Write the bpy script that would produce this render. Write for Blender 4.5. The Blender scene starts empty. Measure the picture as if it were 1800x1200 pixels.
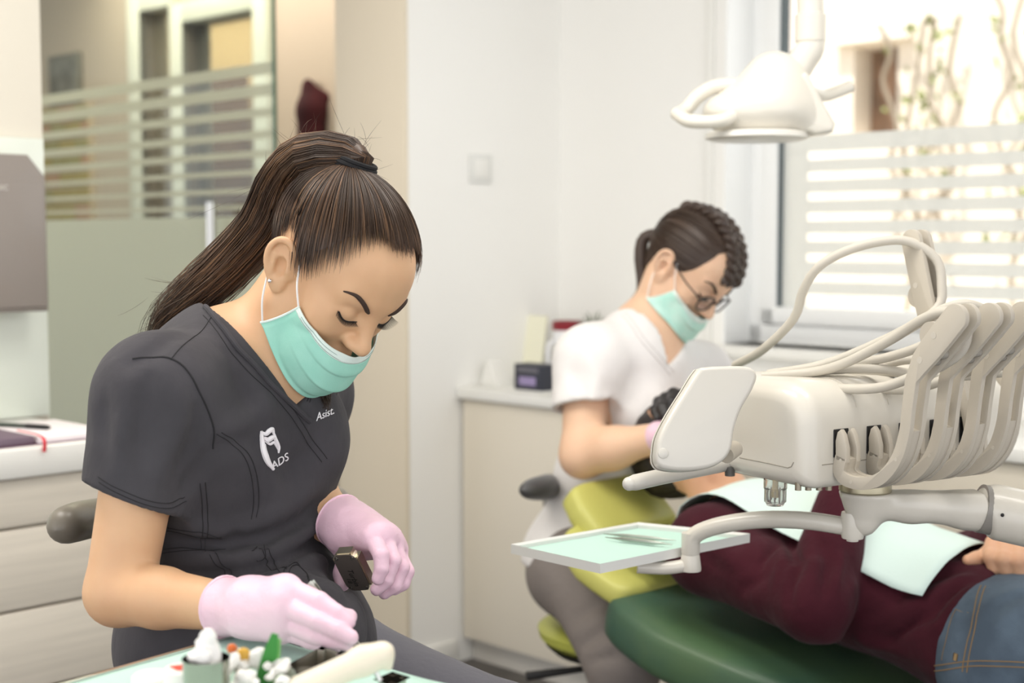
import bpy, bmesh, math, random
import numpy as np
from mathutils import Matrix, Vector
random.seed(7); RNG = np.random.default_rng(7)
C = bpy.context.scene.collection
sc = bpy.context.scene
# ---------------------------------------------------------------- camera, world, lights, exposure
# world frame: X to the right of the camera, Y away from it, Z up; the room stands turned 45 degrees in it
FPX, CAMZ = 2500.0, 1.25
PITCH = math.atan(180 / 2500)
cam = bpy.data.cameras.new('camera'); cam_o = bpy.data.objects.new('camera', cam); C.objects.link(cam_o)
cam.sensor_width = 36.0; cam.lens = 50.0; cam.clip_start = 0.05; cam.clip_end = 200
cam_o.location = (0, 0, CAMZ); cam_o.rotation_euler = (math.pi / 2 - PITCH, 0, 0)
cam.dof.use_dof = True; cam.dof.focus_distance = 1.80; cam.dof.aperture_fstop = 3.5
sc.camera = cam_o
sc.view_settings.view_transform = 'Standard'; sc.view_settings.look = 'None'
sc.view_settings.gamma = 1.0; sc.view_settings.use_curve_mapping = False
sc.view_settings.exposure = 0.36
W = bpy.data.worlds.new('sky'); sc.world = W; W.use_nodes = True
W.node_tree.nodes['Background'].inputs[0].default_value = (0.97, 0.975, 1.0, 1)
W.node_tree.nodes['Background'].inputs[1].default_value = 1.6

def area(name, loc, size, power, rot=(0, 0, 0), col=(1, 0.96, 0.9)):
    l = bpy.data.lights.new(name, 'AREA'); l.shape = 'RECTANGLE'; l.size, l.size_y = size
    l.energy = power; l.color = col
    o = bpy.data.objects.new(name, l); o.location = loc; o.rotation_euler = rot; C.objects.link(o); return o
R45 = math.pi / 4
def Rm(x, y, z=0.0):                                 # room coordinates -> world
    k = 0.70710678
    return (k * (x + y), k * (y - x), z)
# ceiling luminaires of the surgery and of the corridor
area('ceiling_panel_light', Rm(-1.1, 1.5, 2.60), (1.2, 0.6), 16, (0, 0, -R45))
area('ceiling_panel_light', Rm(-2.2, 0.5, 2.60), (1.2, 0.6), 22, (0, 0, -R45), (1, 0.95, 0.88))
area('corridor_ceiling_light', Rm(-5.2, 3.2, 2.60), (2.4, 0.5), 20, (0, 0, -R45), (1, 0.9, 0.74))

area('far_room_fill_light', Rm(-6.8, 4.25, 2.60), (2.0, 0.6), 24, (0, 0, -R45), (1, 0.9, 0.74))  # added lamp that lifts the dark room behind the corridor panes
sun = bpy.data.lights.new('sun', 'SUN'); sun.energy = 5.0; sun.angle = 0.02; sun.color = (1, .96, .9)
sun_o = bpy.data.objects.new('sun', sun); C.objects.link(sun_o); _d = Vector(Rm(0.0, math.cos(math.radians(63)), -math.sin(math.radians(63)))); sun_o.rotation_euler = _d.to_track_quat('-Z', 'Y').to_euler()
# ---------------------------------------------------------------- helpers
def lin(c):
    return tuple((v / 255 / 12.92) if v / 255 <= 0.04045 else ((v / 255 + 0.055) / 1.055) ** 2.4 for v in c[:3])
def ray(px, py):
    a = (px - 900) / FPX; b = (600 - py) / FPX; c, s = math.cos(PITCH), math.sin(PITCH)
    return np.array([a, c + b * s, -s + b * c])
def Q(px, py, d):                                    # the point that lies d metres away (in Y) in that direction
    r = ray(px, py); return np.array([0, 0, CAMZ]) + r * (d / r[1])

MATS = {}
def mat(name, rgb=(200, 200, 200), rough=0.5, metal=0.0, bump=None, var=None, trans=0.0, sss=0.0, coat=0.0,
        spec=0.5, ior=1.45, sheen=0.0, alpha=1.0, wave=None, sssr=(1, .35, .2), lift=None):
    if name in MATS: return MATS[name]
    m = bpy.data.materials.new(name); m.use_nodes = True; MATS[name] = m
    nt = m.node_tree; N = nt.nodes; L = nt.links; b = N['Principled BSDF']
    b.inputs['Base Color'].default_value = (*lin(rgb), 1)
    b.inputs['Roughness'].default_value = rough; b.inputs['Metallic'].default_value = metal
    b.inputs['Transmission Weight'].default_value = trans; b.inputs['IOR'].default_value = ior
    b.inputs['Coat Weight'].default_value = coat; b.inputs['Specular IOR Level'].default_value = spec
    b.inputs['Sheen Weight'].default_value = sheen; b.inputs['Alpha'].default_value = alpha
    if sss:
        b.inputs['Subsurface Weight'].default_value = sss; b.inputs['Subsurface Scale'].default_value = 0.006
        b.inputs['Subsurface Radius'].default_value = sssr
    tc = N.new('ShaderNodeTexCoord')
    if var:                                          # (scale, amount[, other colour])
        n = N.new('ShaderNodeTexNoise'); n.inputs['Scale'].default_value = var[0]; n.inputs['Detail'].default_value = 4
        mp = N.new('ShaderNodeMapping'); mp.inputs['Scale'].default_value = var[3] if len(var) > 3 else (1, 1, 1)
        L.new(tc.outputs['Object'], mp.inputs[0]); L.new(mp.outputs[0], n.inputs['Vector'])
        r = N.new('ShaderNodeValToRGB'); c0 = lin(rgb); a = var[1]
        c1 = lin(var[2]) if len(var) > 2 and var[2] else tuple(v * (1 - a) for v in c0)
        c1 = tuple(c0[i] * (1 - a) + c1[i] * a for i in range(3)) if len(var) > 2 and var[2] else c1
        r.color_ramp.elements[0].position = 0.35; r.color_ramp.elements[1].position = 0.65
        r.color_ramp.elements[0].color = (*c1, 1); r.color_ramp.elements[1].color = (*c0, 1)
        L.new(n.outputs['Fac'], r.inputs[0]); L.new(r.outputs[0], b.inputs['Base Color'])
    h = None
    if bump:                                         # (scale, strength, distance[, stretch])
        n = N.new('ShaderNodeTexNoise'); n.inputs['Scale'].default_value = bump[0]; n.inputs['Detail'].default_value = 5
        mp = N.new('ShaderNodeMapping'); mp.inputs['Scale'].default_value = bump[3] if len(bump) > 3 else (1, 1, 1)
        L.new(tc.outputs['Object'], mp.inputs[0]); L.new(mp.outputs[0], n.inputs['Vector'])
        bp = N.new('ShaderNodeBump'); bp.inputs['Strength'].default_value = bump[1]; bp.inputs['Distance'].default_value = bump[2]
        L.new(n.outputs['Fac'], bp.inputs['Height']); L.new(bp.outputs[0], b.inputs['Normal']); h = bp
    if wave:                                         # weave / brushed lines: (scale, strength, distance, direction)
        w = N.new('ShaderNodeTexWave'); w.bands_direction = wave[3]; w.inputs['Scale'].default_value = wave[0]
        w.inputs['Distortion'].default_value = 1.5; w.inputs['Detail'].default_value = 2
        L.new(tc.outputs['Object'], w.inputs['Vector'])
        bp = N.new('ShaderNodeBump'); bp.inputs['Strength'].default_value = wave[1]; bp.inputs['Distance'].default_value = wave[2]
        L.new(w.outputs['Fac'], bp.inputs['Height'])
        if h: L.new(h.outputs[0], bp.inputs['Normal'])
        L.new(bp.outputs[0], b.inputs['Normal'])
    return m

def film(name, rgb, clear, rough=0.6):               # frosted film or thin paper: part diffuse, part see-through
    m = bpy.data.materials.new(name); m.use_nodes = True; MATS[name] = m
    nt = m.node_tree; N = nt.nodes; L = nt.links; N.remove(N['Principled BSDF'])
    d = N.new('ShaderNodeBsdfDiffuse'); d.inputs[0].default_value = (*lin(rgb), 1)
    t = N.new('ShaderNodeBsdfTranslucent'); t.inputs[0].default_value = (*lin(rgb), 1)
    x = N.new('ShaderNodeMixShader'); x.inputs[0].default_value = 0.5
    L.new(d.outputs[0], x.inputs[1]); L.new(t.outputs[0], x.inputs[2])
    g = N.new('ShaderNodeBsdfTransparent'); y = N.new('ShaderNodeMixShader'); y.inputs[0].default_value = clear
    L.new(x.outputs[0], y.inputs[1]); L.new(g.outputs[0], y.inputs[2]); L.new(y.outputs[0], N['Material Output'].inputs[0])
    return m
def pane_mat(name, tint=(0.93, 0.97, 0.94), gloss=0.08):
    m = bpy.data.materials.new(name); m.use_nodes = True; MATS[name] = m
    nt = m.node_tree; N = nt.nodes; L = nt.links; N.remove(N['Principled BSDF'])
    t = N.new('ShaderNodeBsdfTransparent'); t.inputs[0].default_value = (*tint, 1)
    g = N.new('ShaderNodeBsdfGlossy'); g.inputs['Roughness'].default_value = 0.02
    x = N.new('ShaderNodeMixShader'); x.inputs[0].default_value = gloss
    L.new(t.outputs[0], x.inputs[1]); L.new(g.outputs[0], x.inputs[2]); L.new(x.outputs[0], N['Material Output'].inputs[0])
    return m

MW = {}
def empty(name, loc, label=None, cat=None, group=None, rz=0.0, M=None):
    o = bpy.data.objects.new(name, None); C.objects.link(o); o.empty_display_size = 0.05
    m = M if M is not None else Matrix.Translation(Vector(loc)) @ Matrix.Rotation(rz, 4, 'Z')
    o.matrix_world = m; o.matrix_basis = m; MW[o.name] = m.copy(); tag(o, label, cat, group); return o
def tag(o, label=None, cat=None, group=None, kind=None):
    if label: o['label'] = label
    if cat: o['category'] = cat
    if group: o['group'] = group
    if kind: o['kind'] = kind
    return o
def wm(o):
    return MW[o.name]

class G:                                             # gathers vertices and faces of one mesh, in world coordinates
    def __init__(s): s.V = []; s.F = []; s.n = 0
    def add(s, V, F, M=None):
        V = np.asarray(V, float).reshape(-1, 3)
        if M is not None:
            A = np.array(M); V = V @ A[:3, :3].T + A[:3, 3]
        s.V.append(V); s.F += [tuple(int(i) + s.n for i in f) for f in F]; s.n += len(V); return s
    def bm(s, bm, M=None):
        bm.verts.index_update(); V = [v.co[:] for v in bm.verts]; F = [[v.index for v in f.verts] for f in bm.faces]
        bm.free(); return s.add(V, F, M)
    def box(s, x0, x1, y0, y1, z0, z1, bev=0.0, M=None, seg=2):
        b = bmesh.new(); bmesh.ops.create_cube(b, size=1)
        for v in b.verts: v.co = ((x0 + x1) / 2 + v.co.x * (x1 - x0), (y0 + y1) / 2 + v.co.y * (y1 - y0), (z0 + z1) / 2 + v.co.z * (z1 - z0))
        if bev: bmesh.ops.bevel(b, geom=b.edges[:], offset=bev, segments=seg, affect='EDGES', profile=0.5)
        return s.bm(b, M)
    def tube(s, pts, r, n=10, cap=True, M=None, flat=1.0):
        P = np.asarray(pts, float); m = len(P); r = np.broadcast_to(np.asarray(r, float), (m,))
        T = np.gradient(P, axis=0); T /= np.linalg.norm(T, axis=1)[:, None] + 1e-12
        up = np.array([0, 0, 1.0]) if abs(T[0][2]) < 0.9 else np.array([1.0, 0, 0])
        A = np.cross(T[0], up); A /= np.linalg.norm(A); V = []
        for i in range(m):
            A = A - T[i] * (A @ T[i]); A /= np.linalg.norm(A) + 1e-12; B = np.cross(T[i], A)
            for k in range(n):
                t = 2 * math.pi * k / n; V.append(P[i] + r[i] * (math.cos(t) * A + flat * math.sin(t) * B))
        F = [(i * n + k, i * n + (k + 1) % n, (i + 1) * n + (k + 1) % n, (i + 1) * n + k) for i in range(m - 1) for k in range(n)]
        if cap: F += [tuple(range(n - 1, -1, -1)), tuple(range((m - 1) * n, m * n))]
        return s.add(V, F, M)
    def lathe(s, prof, n=24, M=None, cap=True):      # prof: (radius, z)
        V = []; m = len(prof)
        for r, z in prof:
            for k in range(n):
                t = 2 * math.pi * k / n; V.append((r * math.cos(t), r * math.sin(t), z))
        F = [(i * n + k, i * n + (k + 1) % n, (i + 1) * n + (k + 1) % n, (i + 1) * n + k) for i in range(m - 1) for k in range(n)]
        if cap: F += [tuple(range(n - 1, -1, -1)), tuple(range((m - 1) * n, m * n))]
        return s.add(V, F, M)
    def prism(s, poly, t0, t1, bev=0.0, M=None, seg=2):  # outline in (x, z), thickness along y
        b = bmesh.new(); n = len(poly)
        a = [b.verts.new((x, t0, z)) for x, z in poly]; c = [b.verts.new((x, t1, z)) for x, z in poly]
        b.faces.new(a); b.faces.new(c[::-1]); es = []
        for i in range(n): b.faces.new((a[i], c[i], c[(i + 1) % n], a[(i + 1) % n]))
        bmesh.ops.recalc_face_normals(b, faces=b.faces[:])
        if bev:
            es = [e for e in b.edges if abs(e.verts[0].co.y - e.verts[1].co.y) < 1e-9]
            bmesh.ops.bevel(b, geom=es, offset=bev, segments=seg, affect='EDGES', profile=0.5, clamp_overlap=True)
        return s.bm(b, M)
    def ell(s, c, r, n=16, m=10, M=None):
        V = []; F = []
        for i in range(m + 1):
            a = math.pi * i / m
            for k in range(n):
                t = 2 * math.pi * k / n
                V.append((c[0] + r[0] * math.sin(a) * math.cos(t), c[1] + r[1] * math.sin(a) * math.sin(t), c[2] + r[2] * math.cos(a)))
        F = [(i * n + k, (i + 1) * n + k, (i + 1) * n + (k + 1) % n, i * n + (k + 1) % n) for i in range(m) for k in range(n)]
        return s.add(V, F, M)
    def grid(s, P, M=None):                          # P: (a, b, 3) points
        P = np.asarray(P); a, b = P.shape[:2]
        F = [(i * b + j, i * b + j + 1, (i + 1) * b + j + 1, (i + 1) * b + j) for i in range(a - 1) for j in range(b - 1)]
        return s.add(P.reshape(-1, 3), F, M)
    def put(s, name, m, parent=None, smooth=True, M=None, angle=35, solid=0.0, fix=True, **tags):
        V = np.concatenate(s.V) if s.V else np.zeros((0, 3))
        if M is not None:
            A = np.array(M); V = V @ A[:3, :3].T + A[:3, 3]
        if parent is not None:
            A = np.array(wm(parent).inverted()); V = V @ A[:3, :3].T + A[:3, 3]; off = None
        else:
            lo, hi = V.min(0), V.max(0); off = np.array([(lo[0] + hi[0]) / 2, (lo[1] + hi[1]) / 2, lo[2]]); V = V - off
        me = bpy.data.meshes.new(name); me.from_pydata(V.tolist(), [], s.F); me.validate()
        if fix and len(s.F) < 30000:
            b = bmesh.new(); b.from_mesh(me); bmesh.ops.remove_doubles(b, verts=b.verts[:], dist=1e-6)
            bmesh.ops.recalc_face_normals(b, faces=b.faces[:]); b.to_mesh(me); b.free()
        if smooth:
            me.polygons.foreach_set('use_smooth', [True] * len(me.polygons))
            if angle: me.set_sharp_from_angle(angle=math.radians(angle))
        me.materials.append(m)
        o = bpy.data.objects.new(name, me); C.objects.link(o)
        if parent is not None:
            o.parent = parent; MW[o.name] = wm(parent).copy()
        else:
            o.location = off; MW[o.name] = Matrix.Translation(Vector(off))
        if solid:
            md = o.modifiers.new('thickness', 'SOLIDIFY'); md.thickness = solid; md.offset = 0
        tag(o, **tags); return o
def g(): return G()
ROOM = Matrix.Rotation(-R45, 4, 'Z')
def bez(pts, n=24):                                  # smooth curve through the points (Catmull-Rom)
    P = np.asarray(pts, float); P = np.vstack([2 * P[0] - P[1], P, 2 * P[-1] - P[-2]]); out = []
    m = len(P) - 3
    for i in range(m):
        p0, p1, p2, p3 = P[i:i + 4]; k = max(2, n // m)
        for t in np.linspace(0, 1, k, endpoint=(i == m - 1)):
            out.append(0.5 * ((2 * p1) + (-p0 + p2) * t + (2 * p0 - 5 * p1 + 4 * p2 - p3) * t * t + (-p0 + 3 * p1 - 3 * p2 + p3) * t ** 3))
    return np.array(out)
def frame(o, x=None, y=None, z=None):                # 4x4 from an origin and two or three axes
    x, y, z = [None if v is None else np.array(v, float) for v in (x, y, z)]
    if z is None: z = np.cross(x, y)
    if y is None: y = np.cross(z, x)
    if x is None: x = np.cross(y, z)
    M = np.eye(4)
    for i, v in enumerate((x, y, z)): M[:3, i] = v / np.linalg.norm(v)
    M[:3, 3] = o; return Matrix(M.tolist())
# ---------------------------------------------------------------- the room (room coordinates, turned by ROOM)
WX = -3.04                                           # face of the left wall
BY = 3.25                                            # face of the back wall with the window
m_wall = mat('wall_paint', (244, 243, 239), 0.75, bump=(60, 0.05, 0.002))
m_hallw = mat('corridor_paint', (202, 186, 170), 0.8, bump=(60, 0.05, 0.002))
m_ceil = mat('ceiling_paint', (236, 234, 228), 0.85)
m_floor = mat('grey_vinyl', (96, 92, 88), 0.45, var=(9, 0.35), bump=(40, 0.06, 0.002))
m_white = mat('white_lacquer', (236, 235, 230), 0.35)
m_frame = mat('white_pvc', (246, 247, 246), 0.35)
def structure(o): o['kind'] = 'structure'; return o
gg = g(); gg.box(-12, 3.2, -2.2, BY + .3, -0.12, 0.0)
structure(gg.put('floor', m_floor, M=ROOM))
gg = g(); gg.box(-12, WX - .31, BY + .3, 4.8, -0.12, 0.0)
structure(gg.put('floor', m_floor, M=ROOM))
gg = g(); gg.box(-12, 3.2, -2.2, BY + .3, 2.7, 2.8)
structure(gg.put('ceiling', m_ceil, M=ROOM))
gg = g(); gg.box(-12, WX - .31, BY + .3, 4.8, 2.7, 2.8)
structure(gg.put('ceiling', m_ceil, M=ROOM))
gg = g(); gg.box(WX - .31, WX, 2.63, BY + .3, 0, 2.7)
structure(gg.put('wall_left', m_wall, M=ROOM))
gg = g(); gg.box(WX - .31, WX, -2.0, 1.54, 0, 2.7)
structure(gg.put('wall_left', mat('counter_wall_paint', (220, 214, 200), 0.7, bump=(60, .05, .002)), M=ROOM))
gg = g(); gg.box(WX - .31, WX - .001, 2.616, 2.63, 0, 2.7, .002); structure(gg.put('wall_end_tint', mat('warm_lit_beige', (226, 214, 192), .6), M=ROOM))  # added board; its beige stands for warm light on the wall end
WL, WR, WB, WT = -2.41, -0.35, 0.955, 2.35           # window opening
gg = g()
gg.box(WX, WL, BY, BY + .3, 0, 2.7); gg.box(WR, 3.2, BY, BY + .3, 0, 2.7)
gg.box(WL, WR, BY, BY + .3, 0, WB); gg.box(WL, WR, BY, BY + .3, WT, 2.7)
structure(gg.put('wall_back', m_wall, M=ROOM))
gg = g(); gg.box(-2.475, -2.445, BY - .012, BY, 0.0, 2.7, .003)
structure(gg.put('trim_1', m_white, M=ROOM))
gg = g(); gg.box(WX, WX + .012, 2.64, 2.80, 0, .07, .003)
structure(gg.put('baseboard_left', m_white, M=ROOM))
# the window: frame, sash, gasket, pane, frosted film strips, sill
FY = BY + .12
wd = empty('window_1', Rm((WL + WR) / 2, FY, WB)); wd['kind'] = 'structure'; wd['label'] = 'white framed window with frosted stripe film'
gg = g(); fw = .05
gg.box(WL, WL + fw, FY, FY + .07, WB, WT, .006); gg.box(WR - fw, WR, FY, FY + .07, WB, WT, .006)
gg.box(WL, WR, FY, FY + .07, WB, WB + .055, .006); gg.box(WL, WR, FY, FY + .07, WT - .05, WT, .006)
gg.put('window_frame', m_frame, wd, M=ROOM)
gg = g(); s0, s1, sw = WL + fw, WR - fw, .05
gg.box(s0, s0 + sw, FY - .012, FY + .05, WB + .055, WT - .05, .008); gg.box(s1 - sw, s1, FY - .012, FY + .05, WB + .055, WT - .05, .008)
gg.box(s0, s1, FY - .012, FY + .05, WB + .055, WB + .105, .008); gg.box(s0, s1, FY - .012, FY + .05, WT - .1, WT - .05, .008)
gg.put('sash', m_frame, wd, M=ROOM)
gx0, gx1, gz0, gz1 = s0 + sw, s1 - sw, WB + .105, WT - .1
gg = g(); t = .009
gg.box(gx0, gx0 + t, FY - .002, FY + .03, gz0, gz1); gg.box(gx1 - t, gx1, FY - .002, FY + .03, gz0, gz1)
gg.put('gasket', mat('grey_rubber', (88, 98, 102), 0.6), wd, smooth=False, M=ROOM)
gg = g(); gg.box(gx0 + t, gx1 - t, FY + .012, FY + .02, gz0, gz1)
gg.put('pane', pane_mat('window_glass', (.97, .98, .975), .05), wd, smooth=False, M=ROOM)
m_film = film('frosted_film', (226, 228, 226), 0.22)
zt = 1.535
gg = g(); gg.box(gx0 + t, gx1 - t, FY + .0095, FY + .0118, zt - .045, zt); gg.put('film_strip', m_film, wd, smooth=False, M=ROOM)
z = zt - .045 - .022; k = 0
while z - .036 > gz0:
    h = .034
    gg = g(); gg.box(gx0 + t + .08, gx1 - t, FY + .0095, FY + .0118, z - h, z); gg.put('film_strip', m_film, wd, smooth=False, M=ROOM)
    z -= .056
gg = g(); gg.box(gx0 + t, gx0 + t + .08, FY + .0095, FY + .0118, gz0, zt - .045); gg.put('film_strip', m_film, wd, smooth=False, M=ROOM)
gg = g(); gg.box(WL - .03, WR + .03, BY - .05, FY, WB - .03, WB, .008)
gg.put('window_sill', m_white, wd, M=ROOM)
gg = g(); gg.box(WL, WL + .006, BY, FY, WB, WT); gg.put('jamb_lining', m_frame, wd, smooth=False, M=ROOM)
gg = g(); gg.box(WX - .31, WX - .19, BY + .3, 4.8, -.1, 3.0); structure(gg.put('wall_outside', mat('outer_render', (240, 228, 218), .9), M=ROOM))
# across the yard: rendered house with a dark recessed window, climbing vines, ledge
hs = empty('neighbour_house', Rm(-3, 8.2, 0), 'pale rendered house across the yard seen through the window', 'building')
m_rend = mat('pale_render', (238, 228, 214), 0.9, var=(3, .12), bump=(14, .3, .02))
wx0, wx1, wz0, wz1 = -5.05, -4.73, 1.93, 2.49
gg = g()
gg.box(-11, wx0, 8.2, 8.6, 0, 3.7); gg.box(wx1, 3, 8.2, 8.6, 0, 3.7); gg.box(wx0, wx1, 8.2, 8.6, 0, wz0); gg.box(wx0, wx1, 8.2, 8.6, wz1, 3.7)
gg.put('house_wall', m_rend, hs, smooth=False, M=ROOM)
gg = g(); gg.box(wx0, wx1, 8.42, 8.5, wz0, wz1)
gg.box(wx0 + .2, wx1 - .2, 8.38, 8.44, wz0, wz1); wo = gg.put('house_window', mat('brown_shutter', (150, 118, 96), .7, var=(6, .5)), hs, smooth=False, M=ROOM)
gg = g(); gg.box(wx0 - .12, wx1 + .12, 8.1, 8.2, wz1 + .02, wz1 + .12); gg.put('lintel', mat('lintel_stone', (244, 238, 226), .9), hs, smooth=False, M=ROOM)
m_leaf = mat('vine_leaf', (150, 160, 96), .6, var=(8, .4)); m_vine = mat('vine_stem', (140, 128, 112), .8)
for vi, (vx, zz0, zz1, nm, lb) in enumerate(((-4.45, 1.2, 2.6, 50, 'thin climbing vine on the pale house beside the brown shutter'),
                                        (-3.75, 1.2, 2.8, 90, 'leafier climbing vine at the far right of the pale house'))):
    ve = empty('climbing_vine', Rm(vx, 8.15, zz0), lb, 'vine')
    gs_, gl = g(), g()
    for b in range(4):
        pts = []; x = vx + (b - 1.5) * .08; 
        for q in range(9):
            pts.append(Rm(x + random.uniform(-.08, .08), 8.05, zz0 - 1.2 * (b == 1) + (zz1 - zz0 + 1.2 * (b == 1)) * q / 8)); x += (b - 1.5) * .012
        gs_.tube(bez(pts, 24), .016, 5)
    for q in range(nm):
        c = np.array(Rm(vx + max(-.28, min(.28, random.gauss(0, .14))), 8.05, random.uniform(zz0 + .4 * (vi == 0), zz1))); s_ = random.uniform(.02, .06)
        A = Matrix.Translation(Vector(c)) @ Matrix.Rotation(random.uniform(0, 6.28), 4, 'Z') @ Matrix.Rotation(random.uniform(-1, 1), 4, 'X') @ Matrix.Rotation(random.uniform(0, 6), 4, 'Y')
        gl.add([(-s_, 0, 0), (0, .01, -s_ * .6), (s_, 0, 0), (0, .01, s_ * .6), (0, -.012, 0)], [(0, 1, 4), (1, 2, 4), (2, 3, 4), (3, 0, 4)], A)
    gs_.put('stem', m_vine, ve); o = gl.put('foliage', m_leaf, ve, smooth=False); o['kind'] = 'stuff'
gg = g(); gg.box(-12, 3.5, 3.75, 9, -.2, -.1); structure(gg.put('ground', mat('yard_paving', (206, 200, 190), .9, var=(4, .2)), M=ROOM))

# ---------------------------------------------------------------- corridor beyond the opening
HY = 3.6
gg = g()
OP = [(-6.067, -5.80, 0, 2.35), (-5.70, -5.14, 0, 2.26)]
xs = [-12] + [v for o_ in OP for v in o_[:2]] + [WX - .31]
for i in range(0, len(xs), 2): gg.box(xs[i], xs[i + 1], HY, HY + .12, 0, 2.7)
for x0, x1, z0, z1 in OP: gg.box(x0, x1, HY, HY + .12, z1, 2.7)
structure(gg.put('wall_corridor', m_hallw, M=ROOM))
gg = g(); gg.box(-12, WX - .31, 4.7, 4.8, 0, 2.7); structure(gg.put('wall_far', mat('far_room_paint', (200, 180, 148), .8), M=ROOM))
gg = g(); gg.box(-12.1, -12, -2.2, 4.8, 0, 2.7); structure(gg.put('wall_corridor_end', m_hallw, M=ROOM))
m_alu = mat('pale_frame', (226, 226, 216), .4)
for i, (x0, x1, z0, z1) in enumerate(OP):
    dd = empty('door_%d' % (i + 1), Rm((x0 + x1) / 2, HY, 0)); dd['kind'] = 'structure'; dd['label'] = 'white framed glazed door at the end of the corridor' if i else 'narrow white framed side light in the corridor'
    l_ = .11 if i == 0 else .10
    gg = g(); gg.box(x0 - l_, x0, HY - .03, HY + .13, 0, z1 + .06, .004); gg.box(x1, x1 + (.1 if i else .0005), HY - .03, HY + .13, 0, z1 + .06, .0002)
    gg.box(x0, x1, HY - .03, HY + .13, z1 - .03, z1 + .06, .004); gg.put('door_frame', m_alu, dd, M=ROOM)
    gg = g(); gg.box(x0, x1, HY + .05, HY + .058, 0, z1 - .03); gg.put('door_pane', pane_mat('corridor_glass%d' % i, (.9, .9, .86), .06), dd, smooth=False, M=ROOM)
gg = g(); gg.box(-6.95, -6.66, 4.25, 4.6, 0, 2.15, .01); gw = empty('wardrobe', Rm(-6.8, 4.4, 0), 'tall brown cupboard in the far room behind the glazed door', 'wardrobe')
gg.put('body', mat('dark_brown_wood', (112, 84, 62), .5, var=(5, .3)), gw, M=ROOM)
gg = g(); gg.box(-6.94, -6.67, 4.23, 4.25, .1, 2.12, .004); gg.put('door', mat('mid_brown_wood', (126, 96, 72), .5), gw, M=ROOM)
# glass partition with frosted bands, green edge and pull handle
GY = 2.55; GX0, GX1 = -5.9, -3.565
gd = empty('glass_door', Rm((GX0 + GX1) / 2, GY, 0), 'frameless glass door with frosted stripes and tall steel pull handle', 'door')
gg = g(); gg.box(GX0, GX1 - .004, GY, GY + .01, .01, 2.55); gg.put('pane', pane_mat('door_glass', (.90, .94, .90), .05), gd, smooth=False, M=ROOM)
gg = g(); gg.box(GX1 - .004, GX1, GY - .0005, GY + .0105, .01, 2.55); gg.put('glass_edge', mat('green_glass_edge', (58, 104, 88), .15), gd, smooth=False, M=ROOM)
dz = 4.33
def zz(py): return float(Q(480, py, dz)[2])
m_frost = film('door_frost', (232, 233, 218), .2)
for a, b in ((108, 129), (146, 167), (188, 204), (227, 242), (262, 275), (296, 306), (329, 338), (359, 367)):
    gg = g(); gg.box(GX0, GX1 - .004, GY - .0012, GY - .0004, zz(b), zz(a)); gg.put('frosted_band', m_frost, gd, smooth=False, M=ROOM)
gg = g(); gg.box(GX0, GX1 - .004, GY - .0012, GY - .0004, .012, zz(379)); gg.put('frosted_band', film('door_frost_low', (236, 239, 226), .12), gd, smooth=False, M=ROOM)
m_steel = mat('brushed_steel', (206, 206, 204), .28, 1.0)
gg = g(); hx = -3.835
gg.tube([Rm(hx, GY - .05, .75), Rm(hx, GY - .05, 1.365)], .016, 14)
for hz in (.86, 1.22): gg.tube([Rm(hx, GY - .05, hz), Rm(hx, GY, hz)], .008, 8)
gg.put('pull_handle', m_steel, gd)
# notice on the corridor wall
gg = g(); gg.box(-6.97, -6.66, HY - .03, HY, 1.93, 2.19, .004); pf = empty('picture_frame', Rm(-6.8, HY, 1.93), 'small grey framed picture on the corridor wall behind the glass', 'picture')
gg.put('frame', mat('dark_grey_picture', (128, 126, 120), .5), pf, M=ROOM)
gg = g(); gg.box(-6.94, -6.69, HY - .034, HY - .03, 1.96, 2.16); gg.put('print', mat('grey_print', (150, 148, 142), .6, var=(9, .5)), pf, M=ROOM)
# brick panel low on the corridor wall
bp = empty('wall_brick', Rm(-6.95, HY, 0)); bp['kind'] = 'structure'; bp['label'] = 'low ochre brick panel along the corridor wall'
gg = g(); gg.box(-7.4, -6.565, HY - .03, HY, 0, 1.93); gg.put('mortar', mat('pale_mortar', (206, 190, 170), .9), bp, smooth=False, M=ROOM)
mf = [mat('brick_ochre', (176, 158, 100), .8), mat('brick_rose', (190, 150, 122), .8), mat('brick_olive', (166, 158, 112), .8)]
for r in range(10):
    for q in range(6):
        x0 = -7.4 + q * .155 - (.07 if r % 2 else 0); x1 = min(x0 + .14, -6.565); x0 = max(x0, -7.4); z0 = 1.1 + r * .083
        gg = g(); gg.box(x0, x1, HY - .042, HY - .03, z0, z0 + .07, .003, seg=1); gg.put('brick', random.choice(mf), bp, smooth=False, M=ROOM)
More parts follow.
